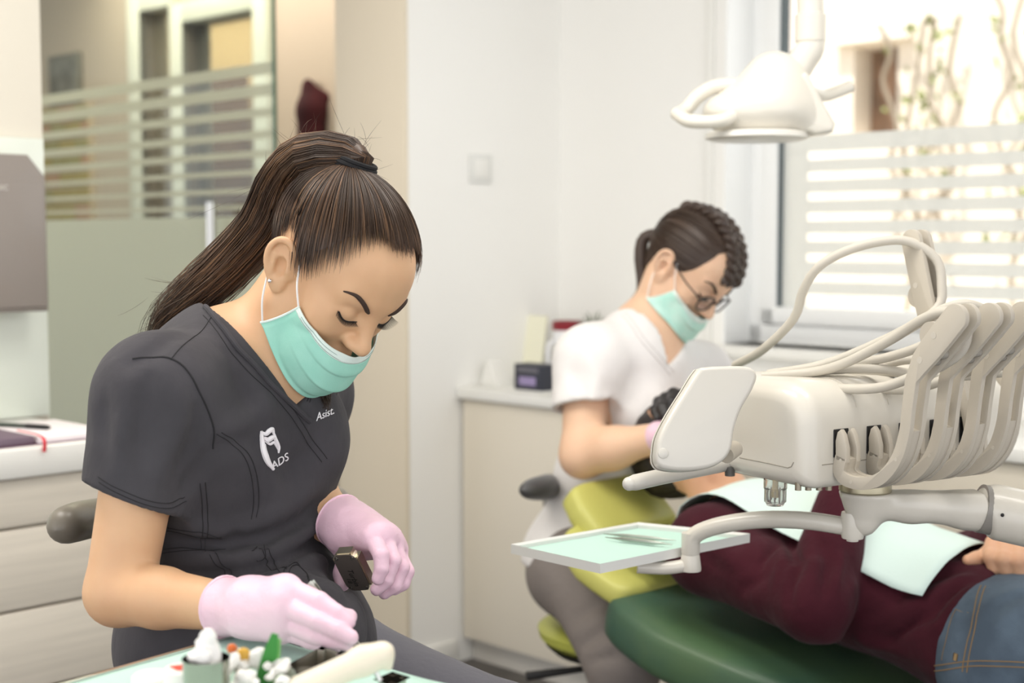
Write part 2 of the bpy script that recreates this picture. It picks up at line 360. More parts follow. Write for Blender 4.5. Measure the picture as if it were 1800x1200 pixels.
# ---------------------------------------------------------------- smooth bodies: blended round shapes, meshed on a grid
def nrm(v): v = np.asarray(v, float); return v / np.linalg.norm(v)
class Body:
    def __init__(s): s.ops = []; s.M = np.eye(4); s.disp = None; s.inf = 0.0
    def fr(s, M): s.M = np.array(M); return s
    def _p(s, p): return s.M[:3, :3] @ np.asarray(p, float) + s.M[:3, 3]
    def cap(s, a, b, r1, r2=None, k=.02, op='u'):
        a, b = s._p(a), s._p(b); r2 = r1 if r2 is None else r2; r1 += s.inf; r2 += s.inf; d = b - a; dd = d @ d + 1e-12; r = max(r1, r2)
        def f(x, y, z):
            px, py, pz = x - a[0], y - a[1], z - a[2]
            t = np.clip((px * d[0] + py * d[1] + pz * d[2]) / dd, 0, 1)
            return np.sqrt((px - t * d[0]) ** 2 + (py - t * d[1]) ** 2 + (pz - t * d[2]) ** 2) - (r1 + (r2 - r1) * t)
        s.ops.append((f, np.minimum(a, b) - r, np.maximum(a, b) + r, k, op)); return s
    def chain(s, pts, rs, k=.01, op='u'):
        for i in range(len(pts) - 1): s.cap(pts[i], pts[i + 1], rs[i], rs[i + 1], k, op)
        return s
    def ell(s, c, r, R=None, k=.02, op='u'):         # R: columns are the local axes, in the current frame
        c = s._p(c); r = np.asarray(r, float) * np.ones(3) + s.inf; A = s.M[:3, :3] @ (np.eye(3) if R is None else np.array(R)); I = A.T
        m = r.max()
        def f(x, y, z):
            px, py, pz = x - c[0], y - c[1], z - c[2]
            u = (I[0, 0] * px + I[0, 1] * py + I[0, 2] * pz) / r[0]; v = (I[1, 0] * px + I[1, 1] * py + I[1, 2] * pz) / r[1]; w = (I[2, 0] * px + I[2, 1] * py + I[2, 2] * pz) / r[2]
            k0 = np.sqrt(u * u + v * v + w * w); k1 = np.sqrt((u / r[0]) ** 2 + (v / r[1]) ** 2 + (w / r[2]) ** 2)
            return k0 * (k0 - 1) / (k1 + 1e-9)
        s.ops.append((f, c - m, c + m, k, op)); return s
    def box(s, c, h, rad, R=None, k=.01, op='u'):
        c = s._p(c); A = s.M[:3, :3] @ (np.eye(3) if R is None else np.array(R)); I = A.T; h = np.asarray(h, float); m = np.linalg.norm(h) + rad
        def f(x, y, z):
            px, py, pz = x - c[0], y - c[1], z - c[2]; q = []
            for i in range(3): q.append(np.abs(I[i, 0] * px + I[i, 1] * py + I[i, 2] * pz) - (h[i] - rad))
            o = np.sqrt(sum(np.maximum(v, 0) ** 2 for v in q)); return o + np.minimum(np.maximum(np.maximum(q[0], q[1]), q[2]), 0) - rad
        s.ops.append((f, c - m, c + m, k, op)); return s
    def cut(s, planes, k=.004, lo=(-9, -9, -9), hi=(9, 9, 9)):  # take away what lies inside all planes (point, inward normal), in world space
        P = [(np.asarray(p, float), nrm(n)) for p, n in planes]
        def f(x, y, z):
            o = None
            for p, n in P:
                v = -((x - p[0]) * n[0] + (y - p[1]) * n[1] + (z - p[2]) * n[2]); o = v if o is None else np.maximum(o, v)
            return o
        s.ops.append((f, np.array(lo, float), np.array(hi, float), k, 's')); return s
    @staticmethod
    def mix(D, v, k, op):
        if op == 's':
            h = np.maximum(k - np.abs(D + v), 0) / k; return np.maximum(D, -v) + h * h * k * .25
        if op == 'i':
            h = np.maximum(k - np.abs(D - v), 0) / k; return np.maximum(D, v) + h * h * k * .25
        h = np.maximum(k - np.abs(D - v), 0) / k; return np.minimum(D, v) - h * h * k * .25
    def at(s, P):
        P = np.asarray(P, float); x, y, z = P[..., 0], P[..., 1], P[..., 2]; D = np.full(x.shape, 1.0)
        for f, lo, hi, k, op in s.ops: D = s.mix(D, f(x, y, z), k, op)
        if s.disp: D = D - s.disp(P)
        return D
    def grad(s, P, e=.0015):
        o = np.stack([s.at(P + e * v) - s.at(P - e * v) for v in np.eye(3)], -1); return o / (np.linalg.norm(o, axis=-1)[..., None] + 1e-9)
    def snap(s, P, off=0.0, it=4):                   # move points onto the surface (plus an offset)
        P = np.array(P, float)
        for _ in range(it): P = P - s.grad(P) * np.clip(s.at(P) - off, -.03, .03)[..., None]
        return P
    def hit(s, px, py, d0, d1, n=160):               # first surface point along the sight line through a picture point
        r = ray(px, py); t = np.linspace(d0, d1, n); P = np.array([0, 0, CAMZ]) + (t / r[1])[:, None] * r; D = s.at(P)
        i = int(np.argmax(D < 0))
        if D[i] >= 0: return P[int(np.argmin(D))]
        if i == 0: return P[0]
        a = D[i - 1] / (D[i - 1] - D[i]); return P[i - 1] + a * (P[i] - P[i - 1])
    def axes(s, res, fine=()):                       # grid lines: coarse step, finer inside the given boxes (lo, hi, step)
        lo = np.min([o[1] for o in s.ops if o[4] == 'u'], axis=0) - .02; hi = np.max([o[2] for o in s.ops if o[4] == 'u'], axis=0) + .02; out = []
        for i in range(3):
            x = lo[i]; L = [x]
            while x < hi[i]:
                st = res
                for a, b, q in fine:
                    if a[i] - q < x < b[i]: st = min(st, q)
                x += st; L.append(x)
            out.append(np.array(L))
        return out
    def mesh(s, res, fine=(), noise=None):
        xs, ys, zs = s.axes(res, fine); D = np.full((len(xs), len(ys), len(zs)), 1.0, np.float32)
        for f, lo, hi, k, op in s.ops:
            mg = k + 2.5 * res if op == 'u' else .01 + k
            i0 = [max(0, int(np.searchsorted(a, l - mg)) - 1) for a, l in zip((xs, ys, zs), lo)]; i1 = [int(np.searchsorted(a, h + mg)) + 1 for a, h in zip((xs, ys, zs), hi)]
            sl = tuple(slice(a, b) for a, b in zip(i0, i1))
            if any(b <= a for a, b in zip(i0, i1)): continue
            v = f(xs[sl[0]][:, None, None].astype(np.float32), ys[sl[1]][None, :, None].astype(np.float32), zs[sl[2]][None, None, :].astype(np.float32))
            D[sl] = s.mix(D[sl], v, k, op)
        if s.disp:
            I = np.argwhere(np.abs(D) < .03); P = np.stack([xs[I[:, 0]], ys[I[:, 1]], zs[I[:, 2]]], -1); D[I[:, 0], I[:, 1], I[:, 2]] -= s.disp(P).astype(np.float32)
        return nets(D, xs, ys, zs)
def nets(D, xs, ys, zs):
    D[0] = D[-1] = 1; D[:, 0] = D[:, -1] = 1; D[:, :, 0] = D[:, :, -1] = 1
    S = D < 0; c = [S[i:S.shape[0] - 1 + i, j:S.shape[1] - 1 + j, k:S.shape[2] - 1 + k] for i in (0, 1) for j in (0, 1) for k in (0, 1)]
    a = c[0].astype(np.int8)
    for v in c[1:]: a = a + v
    act = (a > 0) & (a < 8); I = np.argwhere(act); ID = np.full(act.shape, -1, np.int32); ID[act] = np.arange(len(I))
    K = [(i, j, k) for i in (0, 1) for j in (0, 1) for k in (0, 1)]
    v = np.stack([D[I[:, 0] + i, I[:, 1] + j, I[:, 2] + k] for i, j, k in K], 1).astype(float)
    p = np.stack([np.stack([xs[I[:, 0] + i], ys[I[:, 1] + j], zs[I[:, 2] + k]], 1) for i, j, k in K], 1)
    acc = np.zeros((len(I), 3)); cnt = np.zeros(len(I))
    for e0 in range(8):
        for bit in (1, 2, 4):
            e1_ = e0 | bit
            if e1_ == e0: continue
            m = (v[:, e0] < 0) != (v[:, e1_] < 0); t = v[m, e0] / (v[m, e0] - v[m, e1_])
            acc[m] += p[m, e0] + t[:, None] * (p[m, e1_] - p[m, e0]); cnt[m] += 1
    V = acc / cnt[:, None]; F = []
    for ax in range(3):
        A = S.take(range(S.shape[ax] - 1), ax); B = S.take(range(1, S.shape[ax]), ax); E = np.argwhere(A != B); s0 = S[E[:, 0], E[:, 1], E[:, 2]]
        u, w = (ax + 1) % 3, (ax + 2) % 3; q = []
        for du, dw in ((-1, -1), (0, -1), (0, 0), (-1, 0)):
            T = E.copy(); T[:, u] += du; T[:, w] += dw; q.append(ID[T[:, 0], T[:, 1], T[:, 2]])
        q = np.stack(q, 1); q[~s0] = q[~s0][:, ::-1]; F.append(q[(q >= 0).all(1)])
    return V, np.concatenate(F)
def put_body(name, VF, m, parent, **tags):
    V, F = VF; A = np.array(wm(parent).inverted()); V = V @ A[:3, :3].T + A[:3, 3]
    me = bpy.data.meshes.new(name); me.vertices.add(len(V)); me.vertices.foreach_set('co', V.ravel())
    me.loops.add(F.size); me.loops.foreach_set('vertex_index', F.ravel().astype(np.int32)); me.polygons.add(len(F))
    me.polygons.foreach_set('loop_start', np.arange(0, F.size, 4, dtype=np.int32)); me.polygons.foreach_set('use_smooth', [True] * len(F))
    me.update(calc_edges=True); me.validate(); me.materials.append(m)
    o = bpy.data.objects.new(name, me); C.objects.link(o); o.parent = parent; MW[o.name] = wm(parent).copy(); tag(o, **tags); return o
def folds(S_, L, d):                                 # the same, given as picture points that are first found on the surface
    return creases([([S_.hit(x, y, *d) for x, y in p], w, h) for p, w, h in L])
def creases(L):                                      # L: (points, width, height): ridges (+) and furrows (-) along lines
    L = [(np.asarray(p, float), w, h) for p, w, h in L]
    def f(P):
        out = np.zeros(P.shape[:-1])
        for pts, w, h in L:
            lo, hi = pts.min(0) - 3 * w, pts.max(0) + 3 * w; m = ((P > lo) & (P < hi)).all(-1)
            if not m.any(): continue
            X = P[m]; best = np.full(len(X), 9.0); bt = np.zeros(len(X)); n = len(pts) - 1
            for i in range(n):
                a, d = pts[i], pts[i + 1] - pts[i]; t = np.clip(((X - a) @ d) / (d @ d + 1e-12), 0, 1); q = np.linalg.norm(X - a - t[:, None] * d, axis=1)
                u = q < best; best[u] = q[u]; bt[u] = (i + t[u]) / n
            out[m] += h * np.exp(-(best / w) ** 2) * np.sqrt(np.clip(np.sin(np.pi * np.clip(bt, .02, .98)), 0, 1))
        return out
    return f
def wob(P, s, seed=0):                               # cheap smooth noise for cloth unevenness
    r = np.random.default_rng(seed); o = np.zeros(P.shape[:-1])
    for i in range(7):
        d = r.normal(size=3); d *= s * (1 + .35 * i) / np.linalg.norm(d); o += np.sin(P @ d + r.uniform(0, 6.28)) / (1 + .35 * i)
    return o / 4

def head_frame(ear, psi, th, roll, side=-1):         # head axes from where the near ear is; psi: turn to the right, th: nod, roll
    p, t, r = map(math.radians, (psi, th, roll))
    Fv = np.array([math.cos(t) * math.sin(p), -math.cos(t) * math.cos(p), -math.sin(t)]); Uv = np.array([math.sin(t) * math.sin(p), -math.sin(t) * math.cos(p), math.cos(t)])
    Lv = np.array([math.cos(p), math.sin(p), 0.0])
    L2 = math.cos(r) * Lv - math.sin(r) * Uv; U2 = math.cos(r) * Uv + math.sin(r) * Lv
    M = np.eye(4); M[:3, 0], M[:3, 1], M[:3, 2] = L2, Fv, U2; M[:3, 3] = ear - (side * .074 * L2 - .006 * Fv); return M
def rot(ax, a):
    return np.array(Matrix.Rotation(math.radians(a), 3, ax))
def add_head(S, M, k=1.0):
    S.fr(M)
    S.ell((0, -.008, .040), (.0725, .096, .082)); S.ell((0, .034, .048), (.061, .058, .054), k=.03)
    S.ell((0, .032, -.022), (.056, .055, .078), k=.03)
    S.ell((0, .076, -.094), .018, k=.02); S.ell((0, .086, -.058), (.024, .014, .02), k=.015)
    for q in (-1, 1):
        S.cap((q * .05, .004, -.05), (q * .018, .068, -.09), .018, .016, k=.03)
        S.ell((q * .037, .06, -.014), (.023, .022, .03), k=.025)
        S.cap((q * .010, .0855, .035), (q * .043, .071, .037), .0095, .009, k=.016)
        S.ell((q * .032, .099, .0145), (.017, .015, .0105), k=.014, op='s')
        S.ell((q * .0315, .0765, .0135), (.0142, .0135, .0128), k=.005)
        S.cap((q * .018, .0845, .0035), (q * .047, .073, .005), .004, .003, k=.012)   # lower lid and cheek edge
    S.cap((0, .0855, .026), (0, .1085, -.014), .0072, .0088, k=.016); S.ell((0, .1105, -.019), (.0098, .0095, .0092), k=.008)
    for q in (-1, 1): S.ell((q * .0100, .0965, -.0225), (.0068, .0095, .0068), k=.010)
    for q in (-1, 1):                                # ears
        e0 = nrm([-.36 * q, .86, .40]); e2_ = nrm([q * .90, .42, 0]); e0 = nrm(e0 - e2_ * (e0 @ e2_)); e1_ = np.cross(e2_, e0) * q; e1_ = e1_ if e1_[2] > 0 else -e1_
        E = np.stack([e0, e1_, e2_], 1)
        c = np.array([q * .0775, -.008, .000])
        S.ell(c, (.0175, .0305, .0060), R=E, k=.006); S.cap((q * .066, .0, .002), c + E[:, 0] * .006, .014, .010, k=.006)
        loc = lambda a, b, h=0: c + E[:, 0] * a * 1.08 + E[:, 1] * b * 1.06 + E[:, 2] * h
        rim = [loc(.012 - .002 * 0, .004, .001), loc(.0135, .018, .003), loc(.005, .0285, .004), loc(-.007, .0275, .005), loc(-.0155, .016, .006), loc(-.0165, .001, .0055), loc(-.012, -.014, .004), loc(-.006, -.024, .002)]
        rim = bez(rim, 28); S.chain(rim, [.0036] * len(rim), k=.003)
        S.ell(loc(.000, -.0265, .0008), (.009, .010, .0046), R=E, k=.007)                     # lobe
        S.ell(loc(.001, -.003, .0065), (.0092, .0130, .0090), R=E, k=.004, op='s')             # concha
        S.ell(loc(-.002, .0175, .0065), (.008, .006, .0032), R=E, k=.004, op='s')
        S.cap(loc(-.0085, .010, .004), loc(-.0085, -.012, .004), .0028, .0028, k=.004)          # antihelix
        S.ell(loc(.0115, -.004, .0035), (.0035, .006, .004), R=E, k=.004)                      # tragus
    S.fr(np.eye(4)); return S
def hpt(M, *p): return np.array(M)[:3, :3] @ np.asarray(p, float) + np.array(M)[:3, 3]
def strands(name, curves, r, m, parent, n=3, taper=True, **tags):    # many thin hair locks joined in one mesh
    V, F, o = [], [], 0
    for P in curves:
        P = np.asarray(P); k = len(P); T = np.gradient(P, axis=0); T /= np.linalg.norm(T, axis=1)[:, None] + 1e-12
        A = np.cross(T, np.array([.31, .2, .93])); A /= np.linalg.norm(A, axis=1)[:, None] + 1e-9; B = np.cross(T, A)
        rr = (r * np.interp(np.linspace(0, 1, k), [0, .1, .3, .7, 1], [.15, .6, 1, 1, .3]) if taper else np.full(k, r))[:, None]
        ring = np.stack([P + rr * (math.cos(t) * A + math.sin(t) * B) for t in np.arange(n) * 2 * math.pi / n], 1)
        V.append(ring.reshape(-1, 3)); i = np.arange(k - 1)[:, None] * n + np.arange(n)[None]; j = np.arange(k - 1)[:, None] * n + (np.arange(n)[None] + 1) % n
        F.append(np.stack([i, j, j + n, i + n], -1).reshape(-1, 4) + o); o += k * n
    return put_body(name, (np.concatenate(V), np.concatenate(F)), m, parent, **tags)
def text_mesh(txt, size, font=None, shear=0.0, depth=0.0):    # vertices and faces of a line of lettering in its own plane
    cu = bpy.data.curves.new('lettering', 'FONT'); cu.body = txt; cu.size = size; cu.align_x = 'CENTER'; cu.shear = shear; cu.resolution_u = 3; cu.extrude = depth
    o = bpy.data.objects.new('lettering', cu); C.objects.link(o); dg = bpy.context.evaluated_depsgraph_get(); me = o.evaluated_get(dg).to_mesh()
    V = np.array([v.co[:] for v in me.vertices]); F = [tuple(p.vertices) for p in me.polygons]; bpy.data.objects.remove(o); bpy.data.curves.remove(cu); return V, F
# ---------------------------------------------------------------- the assistant in charcoal scrubs
m_skin = mat('skin', (214, 172, 134), .5, sss=.1, var=(26, .25, (200, 150, 114)), bump=(420, .08, .0008))
m_scrub = mat('charcoal_cotton', (70, 68, 72), .9, sheen=.05, spec=.2, bump=(17, .55, .010, (1, 1, .55)), var=(14, .18))
m_pant = mat('grey_trousers', (104, 103, 110), .85, sheen=.1, bump=(14, .5, .010))
m_glove = mat('pink_nitrile', (232, 196, 212), .42, sss=.05, bump=(55, .45, .004), sssr=(1, .6, .7))
m_stitch = mat('dark_thread', (34, 33, 36), .8)
m_embr = mat('white_thread', (236, 232, 236), .7, bump=(900, .4, .0006))
m_hair = mat('brown_hair', (50, 38, 31), .42, var=(9, .6, (86, 64, 48)), spec=.5)
A1 = empty('person', (-.45, 1.84, 0), 'seated person in charcoal scrubs, green mask and pink gloves looking down', 'person')
HM1 = head_frame(Q(500, 465, 1.735), 47, 45, 9)
psi = math.radians(50); Lt = np.array([math.cos(psi), math.sin(psi), 0]); Ft = np.array([math.sin(psi), -math.cos(psi), 0]); Ut = np.array([0, 0, 1.0])
T3 = np.stack([Lt, Ft, Ut], 1)
SR, SL = Q(268, 696, 1.70), Q(535, 690, 1.98)
EL, WR1 = Q(209, 1040, 1.66), Q(412, 1068, 1.56)
EL2, WR2 = Q(500, 850, 2.00), Q(612, 930, 1.80)
NB = Q(425, 590, 1.84)
CH = Q(395, 765, 1.845)
def torso1(S, e=0.0):
    S.inf = e
    S.ell(CH, (.150, .108, .17), R=T3)
    S.cap(SR + [0.012, .01, 0], SL, .062, .060, k=.05)
    S.cap(NB + [-.02, 0, -.02], SR + [.03, 0, .0], .050, .046, k=.05); S.cap(NB + [0, 0, -.03], SL + [-.03, 0, 0], .048, .046, k=.05)
    S.ell(Q(440, 690, 1.81), (.09, .075, .10), R=T3, k=.05)
    for q in (-1, 1): S.ell(CH + Ft * .075 + Lt * q * .07 - Ut * .005, (.06, .058, .066), R=T3, k=.05)
    S.ell(Q(418, 935, 1.835), (.127, .100, .13), R=T3, k=.06)
    S.ell(Q(420, 1110, 1.84), (.172, .138, .13), R=T3, k=.06)
    S.inf = 0.0
KR, KL = Q(748, 1330, 1.50), Q(905, 1300, 1.80)
HR, HL = Q(400, 1190, 1.78), Q(540, 1170, 1.92)
def legs1(S, e=0.0):
    S.inf = e
    S.ell(Q(440, 1160, 1.83), (.165, .13, .10), R=T3, k=.05)
    S.cap(HR, KR, .074, .054, k=.05); S.cap(HL, KL, .085, .060, k=.05)
    for K, q in ((KR, -1), (KL, 1)):
        fo = np.array([K[0] + .01, K[1] + .04, .09]); S.cap(K, fo, .056, .04, k=.03)
    S.inf = 0.0
S = Body(); add_head(S, HM1)
S.cap(hpt(HM1, 0, -.022, -.03), NB + [.015, 0, -.03], .050, .056, k=.035)
torso1(S, -.009); legs1(S, -.006)
for q, K in ((-1, KR), (1, KL)):
    fo = np.array([K[0] + .01, K[1] + .04, .06]); S.cap(fo, fo + [.07, -.11, -.03], .035, .026, k=.03)
S.cap(SR, EL, .047, .0395, k=.03); S.chain([EL, EL + (WR1 - EL) * .38, WR1], [.039, .0345, .0255], k=.012)
S.cap(SL, EL2, .046, .04, k=.03); S.chain([EL2, EL2 + (WR2 - EL2) * .38, WR2], [.041, .036, .026], k=.03)
for w, t_ in ((WR1, Q(500, 1085, 1.51)), (WR2, Q(636, 945, 1.775))): S.chain([w, t_], [.022, .011], k=.01)
S1 = S
hc = hpt(HM1, 0, .01, 0)
put_body('body', S.mesh(.006, [(hc - .15, hc + .15, .0022)]), m_skin, A1)
# scrub top
T = Body()
sd = nrm(EL - SR); cu_ = SR + (EL - SR) * .535
T.cap(SR, cu_ + sd * .03, .069, .063, k=.035)
T.cut([(cu_, nrm(sd + [-.22, 0, .0]))], k=.003)
T.cap(SR + sd * .12, EL, .052, .049, k=.003, op='s')
torso1(T, 0.0)
T.cap(SL, SL + (EL2 - SL) * .75, .062, .062, k=.035)
T.cap(Q(430, 1100, 1.79), Q(556, 1108, 1.70), .092, .062, k=.07); T.cap(Q(420, 1120, 1.80), Q(556, 1130, 1.82), .10, .075, k=.06)
VB = Q(556, 738, 1.72); NR, NL = Q(360, 533, 1.80), Q(512, 590, 1.95)
n1 = np.cross(VB - NR, nrm(Ft + np.array([0, -.9, 0]))); n1 = n1 if n1[2] > 0 else -n1; n2 = np.cross(VB - NL, Ft); n2 = n2 if n2[2] > 0 else -n2
T.cut([(VB, n1), (VB, n2)], k=.003, lo=(-.6, 1.5, .95), hi=(-.1, 2.1, 1.3))
hem = Q(420, 1225, 1.8)
T.cut([(hem, [0, 0, -1.0])], k=.01)
cf = folds(T, [
    # sleeve
    ([(205, 640), (225, 720), (215, 800), (205, 845)], .013, .005), ([(262, 645), (250, 720), (240, 800)], .012, -.005), ([(300, 660), (318, 730), (290, 810), (270, 860)], .014, .005), ([(345, 700), (345, 770), (315, 830)], .011, -.006),
    ([(180, 700), (185, 780)], .010, -.004), ([(370, 790), (335, 845), (318, 872)], .011, -.007),
    # shoulder and chest
    ([(330, 585), (275, 612), (215, 655)], .012, -.0035), ([(395, 600), (425, 680), (455, 740)], .013, -.0045), ([(430, 640), (470, 720), (478, 745)], .012, .004), ([(385, 760), (430, 745), (480, 700)], .014, .004), ([(500, 830), (540, 800), (570, 760)], .014, -.004),
    ([(382, 780), (440, 770), (500, 790)], .012, -.003), ([(470, 830), (490, 880), (480, 920)], .014, .004),
    # waist
    ([(300, 915), (380, 935), (450, 920), (520, 880), (555, 850)], .011, .006), ([(300, 945), (400, 958), (470, 945), (530, 915), (562, 880)], .008, -.011), ([(300, 985), (400, 982), (480, 965), (540, 935), (575, 905)], .011, .008),
    ([(310, 1010), (420, 1012), (500, 990), (560, 950)], .009, -.007), ([(420, 930), (405, 960)], .008, -.006), ([(450, 935), (470, 965)], .008, -.006), ([(520, 950), (548, 925), (562, 905)], .006, .006), ([(535, 970), (565, 935), (578, 915)], .006, -.006), ([(500, 1000), (560, 985), (590, 990)], .010, .006),
    ([(560, 960), (585, 1000), (610, 1060)], .009, -.006), ([(430, 1010), (520, 1010), (580, 1040), (620, 1100)], .012, .005)], (1.4, 2.1))
T.disp = lambda P: 1.6 * cf(P) + .0016 * wob(P, 30, 3) + .0007 * wob(P, 85, 13)
T1 = T
top = put_body('scrub_top', T.mesh(.0042), m_scrub, A1)
P_ = Body(); legs1(P_, 0.004)
P_.disp = lambda P: .002 * wob(P, 30, 5)
put_body('trousers', P_.mesh(.008), m_pant, A1)
def stitch(S_, pix, parent, m=m_stitch, r=.0005, d=(1.4, 2.05), name='seam', n=40, off=.0004, gap=None):
    q_ = S_.disp; S_.disp = None; P = bez(np.array([S_.hit(x, y, *d) for x, y in pix]), n); S_.disp = q_; P = S_.snap(P, off); return g().tube(P, r, 5).put(name, m, parent)
def double(S_, pix, parent, dx, dy, **kw):
    stitch(S_, pix, parent, **kw); stitch(S_, [(x + dx, y + dy) for x, y in pix], parent, **kw)
ed = bez(np.array([T1.hit(x - 3, y + 5, 1.4, 2.05) for x, y in ((364, 535), (385, 560), (412, 595), (440, 627), (480, 672), (520, 710), (548, 736))]), 40)
g().tube(T1.snap(ed, .0012), .0036, 8).put('neckband', m_scrub, top)
NK = [(366, 548), (398, 586), (436, 636), (474, 680), (516, 720), (548, 768), (575, 806)]
double(T1, NK, top, -9, 6); double(T1, [(540, 705), (545, 680), (548, 664)], top, 5, 2)
double(T1, [(172, 838), (215, 862), (262, 880), (300, 884), (328, 872)], top, 1, 9)
stitch(T1, [(372, 556), (335, 595), (300, 632)], top); stitch(T1, [(232, 628), (270, 622), (318, 640), (352, 690), (374, 745), (376, 790)], top, r=.0011)
double(T1, [(380, 762), (420, 790), (440, 830), (446, 880), (440, 915)], top, 9, -3)
double(T1, [(352, 850), (356, 900), (356, 960)], top, 9, -2)
double(T1, [(292, 926), (340, 932), (390, 940)], top, 1, 8); double(T1, [(288, 972), (340, 968), (400, 972)], top, 1, -7)
double(T1, [(370, 978), (390, 1000), (402, 1022)], top, 9, -3); double(T1, [(446, 952), (470, 985), (495, 1012)], top, 9, -4)
double(T1, [(498, 1012), (519, 990), (548, 1026)], top, 4, 8)
# embroidery: a tooth outline with a bracket, letters beneath, a title on the other side of the chest
def emb(pix, r, name='embroidery', d=(1.4, 2.05)):
    P = np.array([T1.hit(x, y, *d) for x, y in pix]); P = T1.snap(bez(P, 36), .0006); k = len(P)
    return g().tube(P, np.asarray([r * (.35 + .65 * math.sin(math.pi * (i + .5) / k)) for i in range(k)]), 6).put(name, m_embr, top)
emb([(459, 757), (460, 775), (463, 795), (470, 812), (480, 825)], .0042); emb([(459, 759), (466, 762), (472, 757), (478, 754), (481, 764)], .0034)
emb([(463, 768), (470, 772), (478, 768), (484, 770)], .0036); emb([(480, 758), (484, 772), (489, 785), (489, 796)], .0028)
emb([(465, 775), (474, 780), (481, 777), (488, 790)], .0020); emb([(466, 780), (468, 795), (474, 812), (482, 824)], .0016)
def lettering(txt, c, ex, ey, size, name, d=(1.4, 2.1), S_=None, m=None, parent=None, shear=0.0):
    V, F = text_mesh(txt, 1.0, shear=shear); S_ = S_ or T1
    V[:, 0] -= (V[:, 0].min() + V[:, 0].max()) / 2; V[:, 1] -= (V[:, 1].min() + V[:, 1].max()) / 2
    P = np.array([S_.hit(c[0] + size * (v[0] * ex[0] + v[1] * ey[0]), c[1] + size * (v[0] * ex[1] + v[1] * ey[1]), *d) for v in V]); P = S_.snap(P, .0009, 3)
    return G().add(P, F).put(name, m or m_embr, parent or top, smooth=False, solid=.0008, fix=False)
lettering('ADS', (491, 810), (.80, -.52), (-.12, -.95), 20, 'embroidery')
lettering('Asist.', (570, 727), (.72, -.30), (-.10, -.95), 20, 'embroidery', shear=.2)

# ---- hair of the assistant, pulled into a high ponytail
def hairline(phi):
    return np.interp(phi, [0, .4, .6, .8, .95, 1.05, 1.18, 1.30, 1.38, 1.6, 1.85, 2.05, 2.3, 3.15], [.104, .104, .105, .097, .068, .042, .020, .014, .030, .042, .036, -.005, -.045, -.055])
def hair_root(phi, sgn):                             # a point near the scalp on the hairline, head coordinates
    u = hairline(phi); rr = np.sqrt(np.maximum(1 - ((u - .04) / .09) ** 2, .05)); return np.stack([sgn * .075 * np.sin(phi) * rr, .098 * np.cos(phi) * rr - .006, u], -1)
HC = np.array([0, -.008, .035])
def scalp_paths(S_, M, roots, tie, n=14, off=(.002, .008), pile=.006, lift=None):
    Mr, Mt = np.array(M)[:3, :3], np.array(M)[:3, 3]; a = roots - HC; b = np.asarray(tie) - HC; ra = np.linalg.norm(a, axis=1, keepdims=True); rb = np.linalg.norm(b)
    da, db = a / ra, b / rb; w = np.arccos(np.clip(da @ db, -1, 1))[:, None]; out = []
    for t in np.linspace(0, 1, n):
        d = (np.sin((1 - t) * w) * da + np.sin(t * w) * db) / np.sin(w); out.append(HC + d * (ra[:, 0:1] * (1 - t) + rb * t))
    P = np.stack(out, 1) @ Mr.T + Mt; sh = P.shape; t = np.linspace(0, 1, n)
    o = off[0] + (off[1] - off[0]) * np.sin(np.pi * np.minimum(t * 1.3, 1) / 2) + pile * t ** 3
    o = np.broadcast_to(o, sh[:2]) + (0 if lift is None else lift[:, None] * np.sin(np.pi * t)[None])
    X = P.reshape(-1, 3); O = o.reshape(-1)
    for _ in range(3): X = X - S_.grad(X, .003) * np.clip(S_.at(X) - O, -.03, .03)[:, None]
    return X.reshape(sh)
SK1 = Body().fr(HM1); SK1.ell((0, -.008, .040), (.0725, .096, .082)); SK1.ell((0, .034, .048), (.061, .058, .054), k=.05); SK1.ell((0, .030, -.022), (.056, .055, .078), k=.07)
SK1.fr(np.eye(4))
TIE = np.array([0, -.072, .114])
phis = np.concatenate([np.linspace(0, math.pi, 90), np.linspace(math.pi, 0, 90)[1:-1]]); sg = np.concatenate([np.ones(90), -np.ones(88)])
cap_ = scalp_paths(SK1, HM1, hair_root(phis, sg), TIE, 26, (.001, .0065), .010, lift=RNG.normal(0, .0007, 178))
cap_ = np.concatenate([cap_, cap_[:1]], 0)
hair = g().grid(cap_[:, 4:]).put('hair', m_hair, A1, angle=None)
n = 3200; ph = RNG.uniform(0, math.pi, n) ** 1.0; sgn = RNG.choice([-1, 1], n); rt = hair_root(ph, sgn) + RNG.normal(0, .005, (n, 3)) * [1, 1, 1.0] + np.stack([0 * ph, 0 * ph, np.abs(RNG.normal(0, .012, n)) - .004], -1)
sp = scalp_paths(SK1, HM1, rt, TIE + RNG.normal(0, .006, (n, 3))[0], 14, (.0008, .0078), .010, lift=RNG.normal(.0004, .0013, n))
m_hair2 = mat('brown_hair_light', (92, 70, 54), .36, var=(9, .75, (44, 33, 27)))
m_hair3 = mat('brown_hair_gold', (138, 104, 76), .34, var=(9, .5, (96, 72, 54)))
strands('hair_locks', list(sp[:1500]), .00062, m_hair2, hair); strands('hair_locks', list(sp[1500:1950]), .00050, m_hair3, hair); strands('hair_locks', list(sp[1950:]), .00050, m_hair, hair)
tw = hpt(HM1, *TIE); out = nrm(np.array(HM1)[:3, :3] @ np.array([0, -.45, 1.0]))
PT = [tw - out * .012, tw + out * .014, Q(545, 276, 1.82), Q(500, 318, 1.86), Q(466, 392, 1.885), Q(405, 462, 1.91), Q(340, 520, 1.935), Q(296, 560, 1.95), Q(276, 620, 1.96)]
pt = bez(PT, 40); prof = np.interp(np.linspace(0, 1, len(pt)), [0, .08, .2, .45, .75, 1], [.013, .014, .028, .032, .026, .008])
gg = g().tube(pt, prof * .9, 20); gg.put('ponytail', m_hair, hair)
ps = []
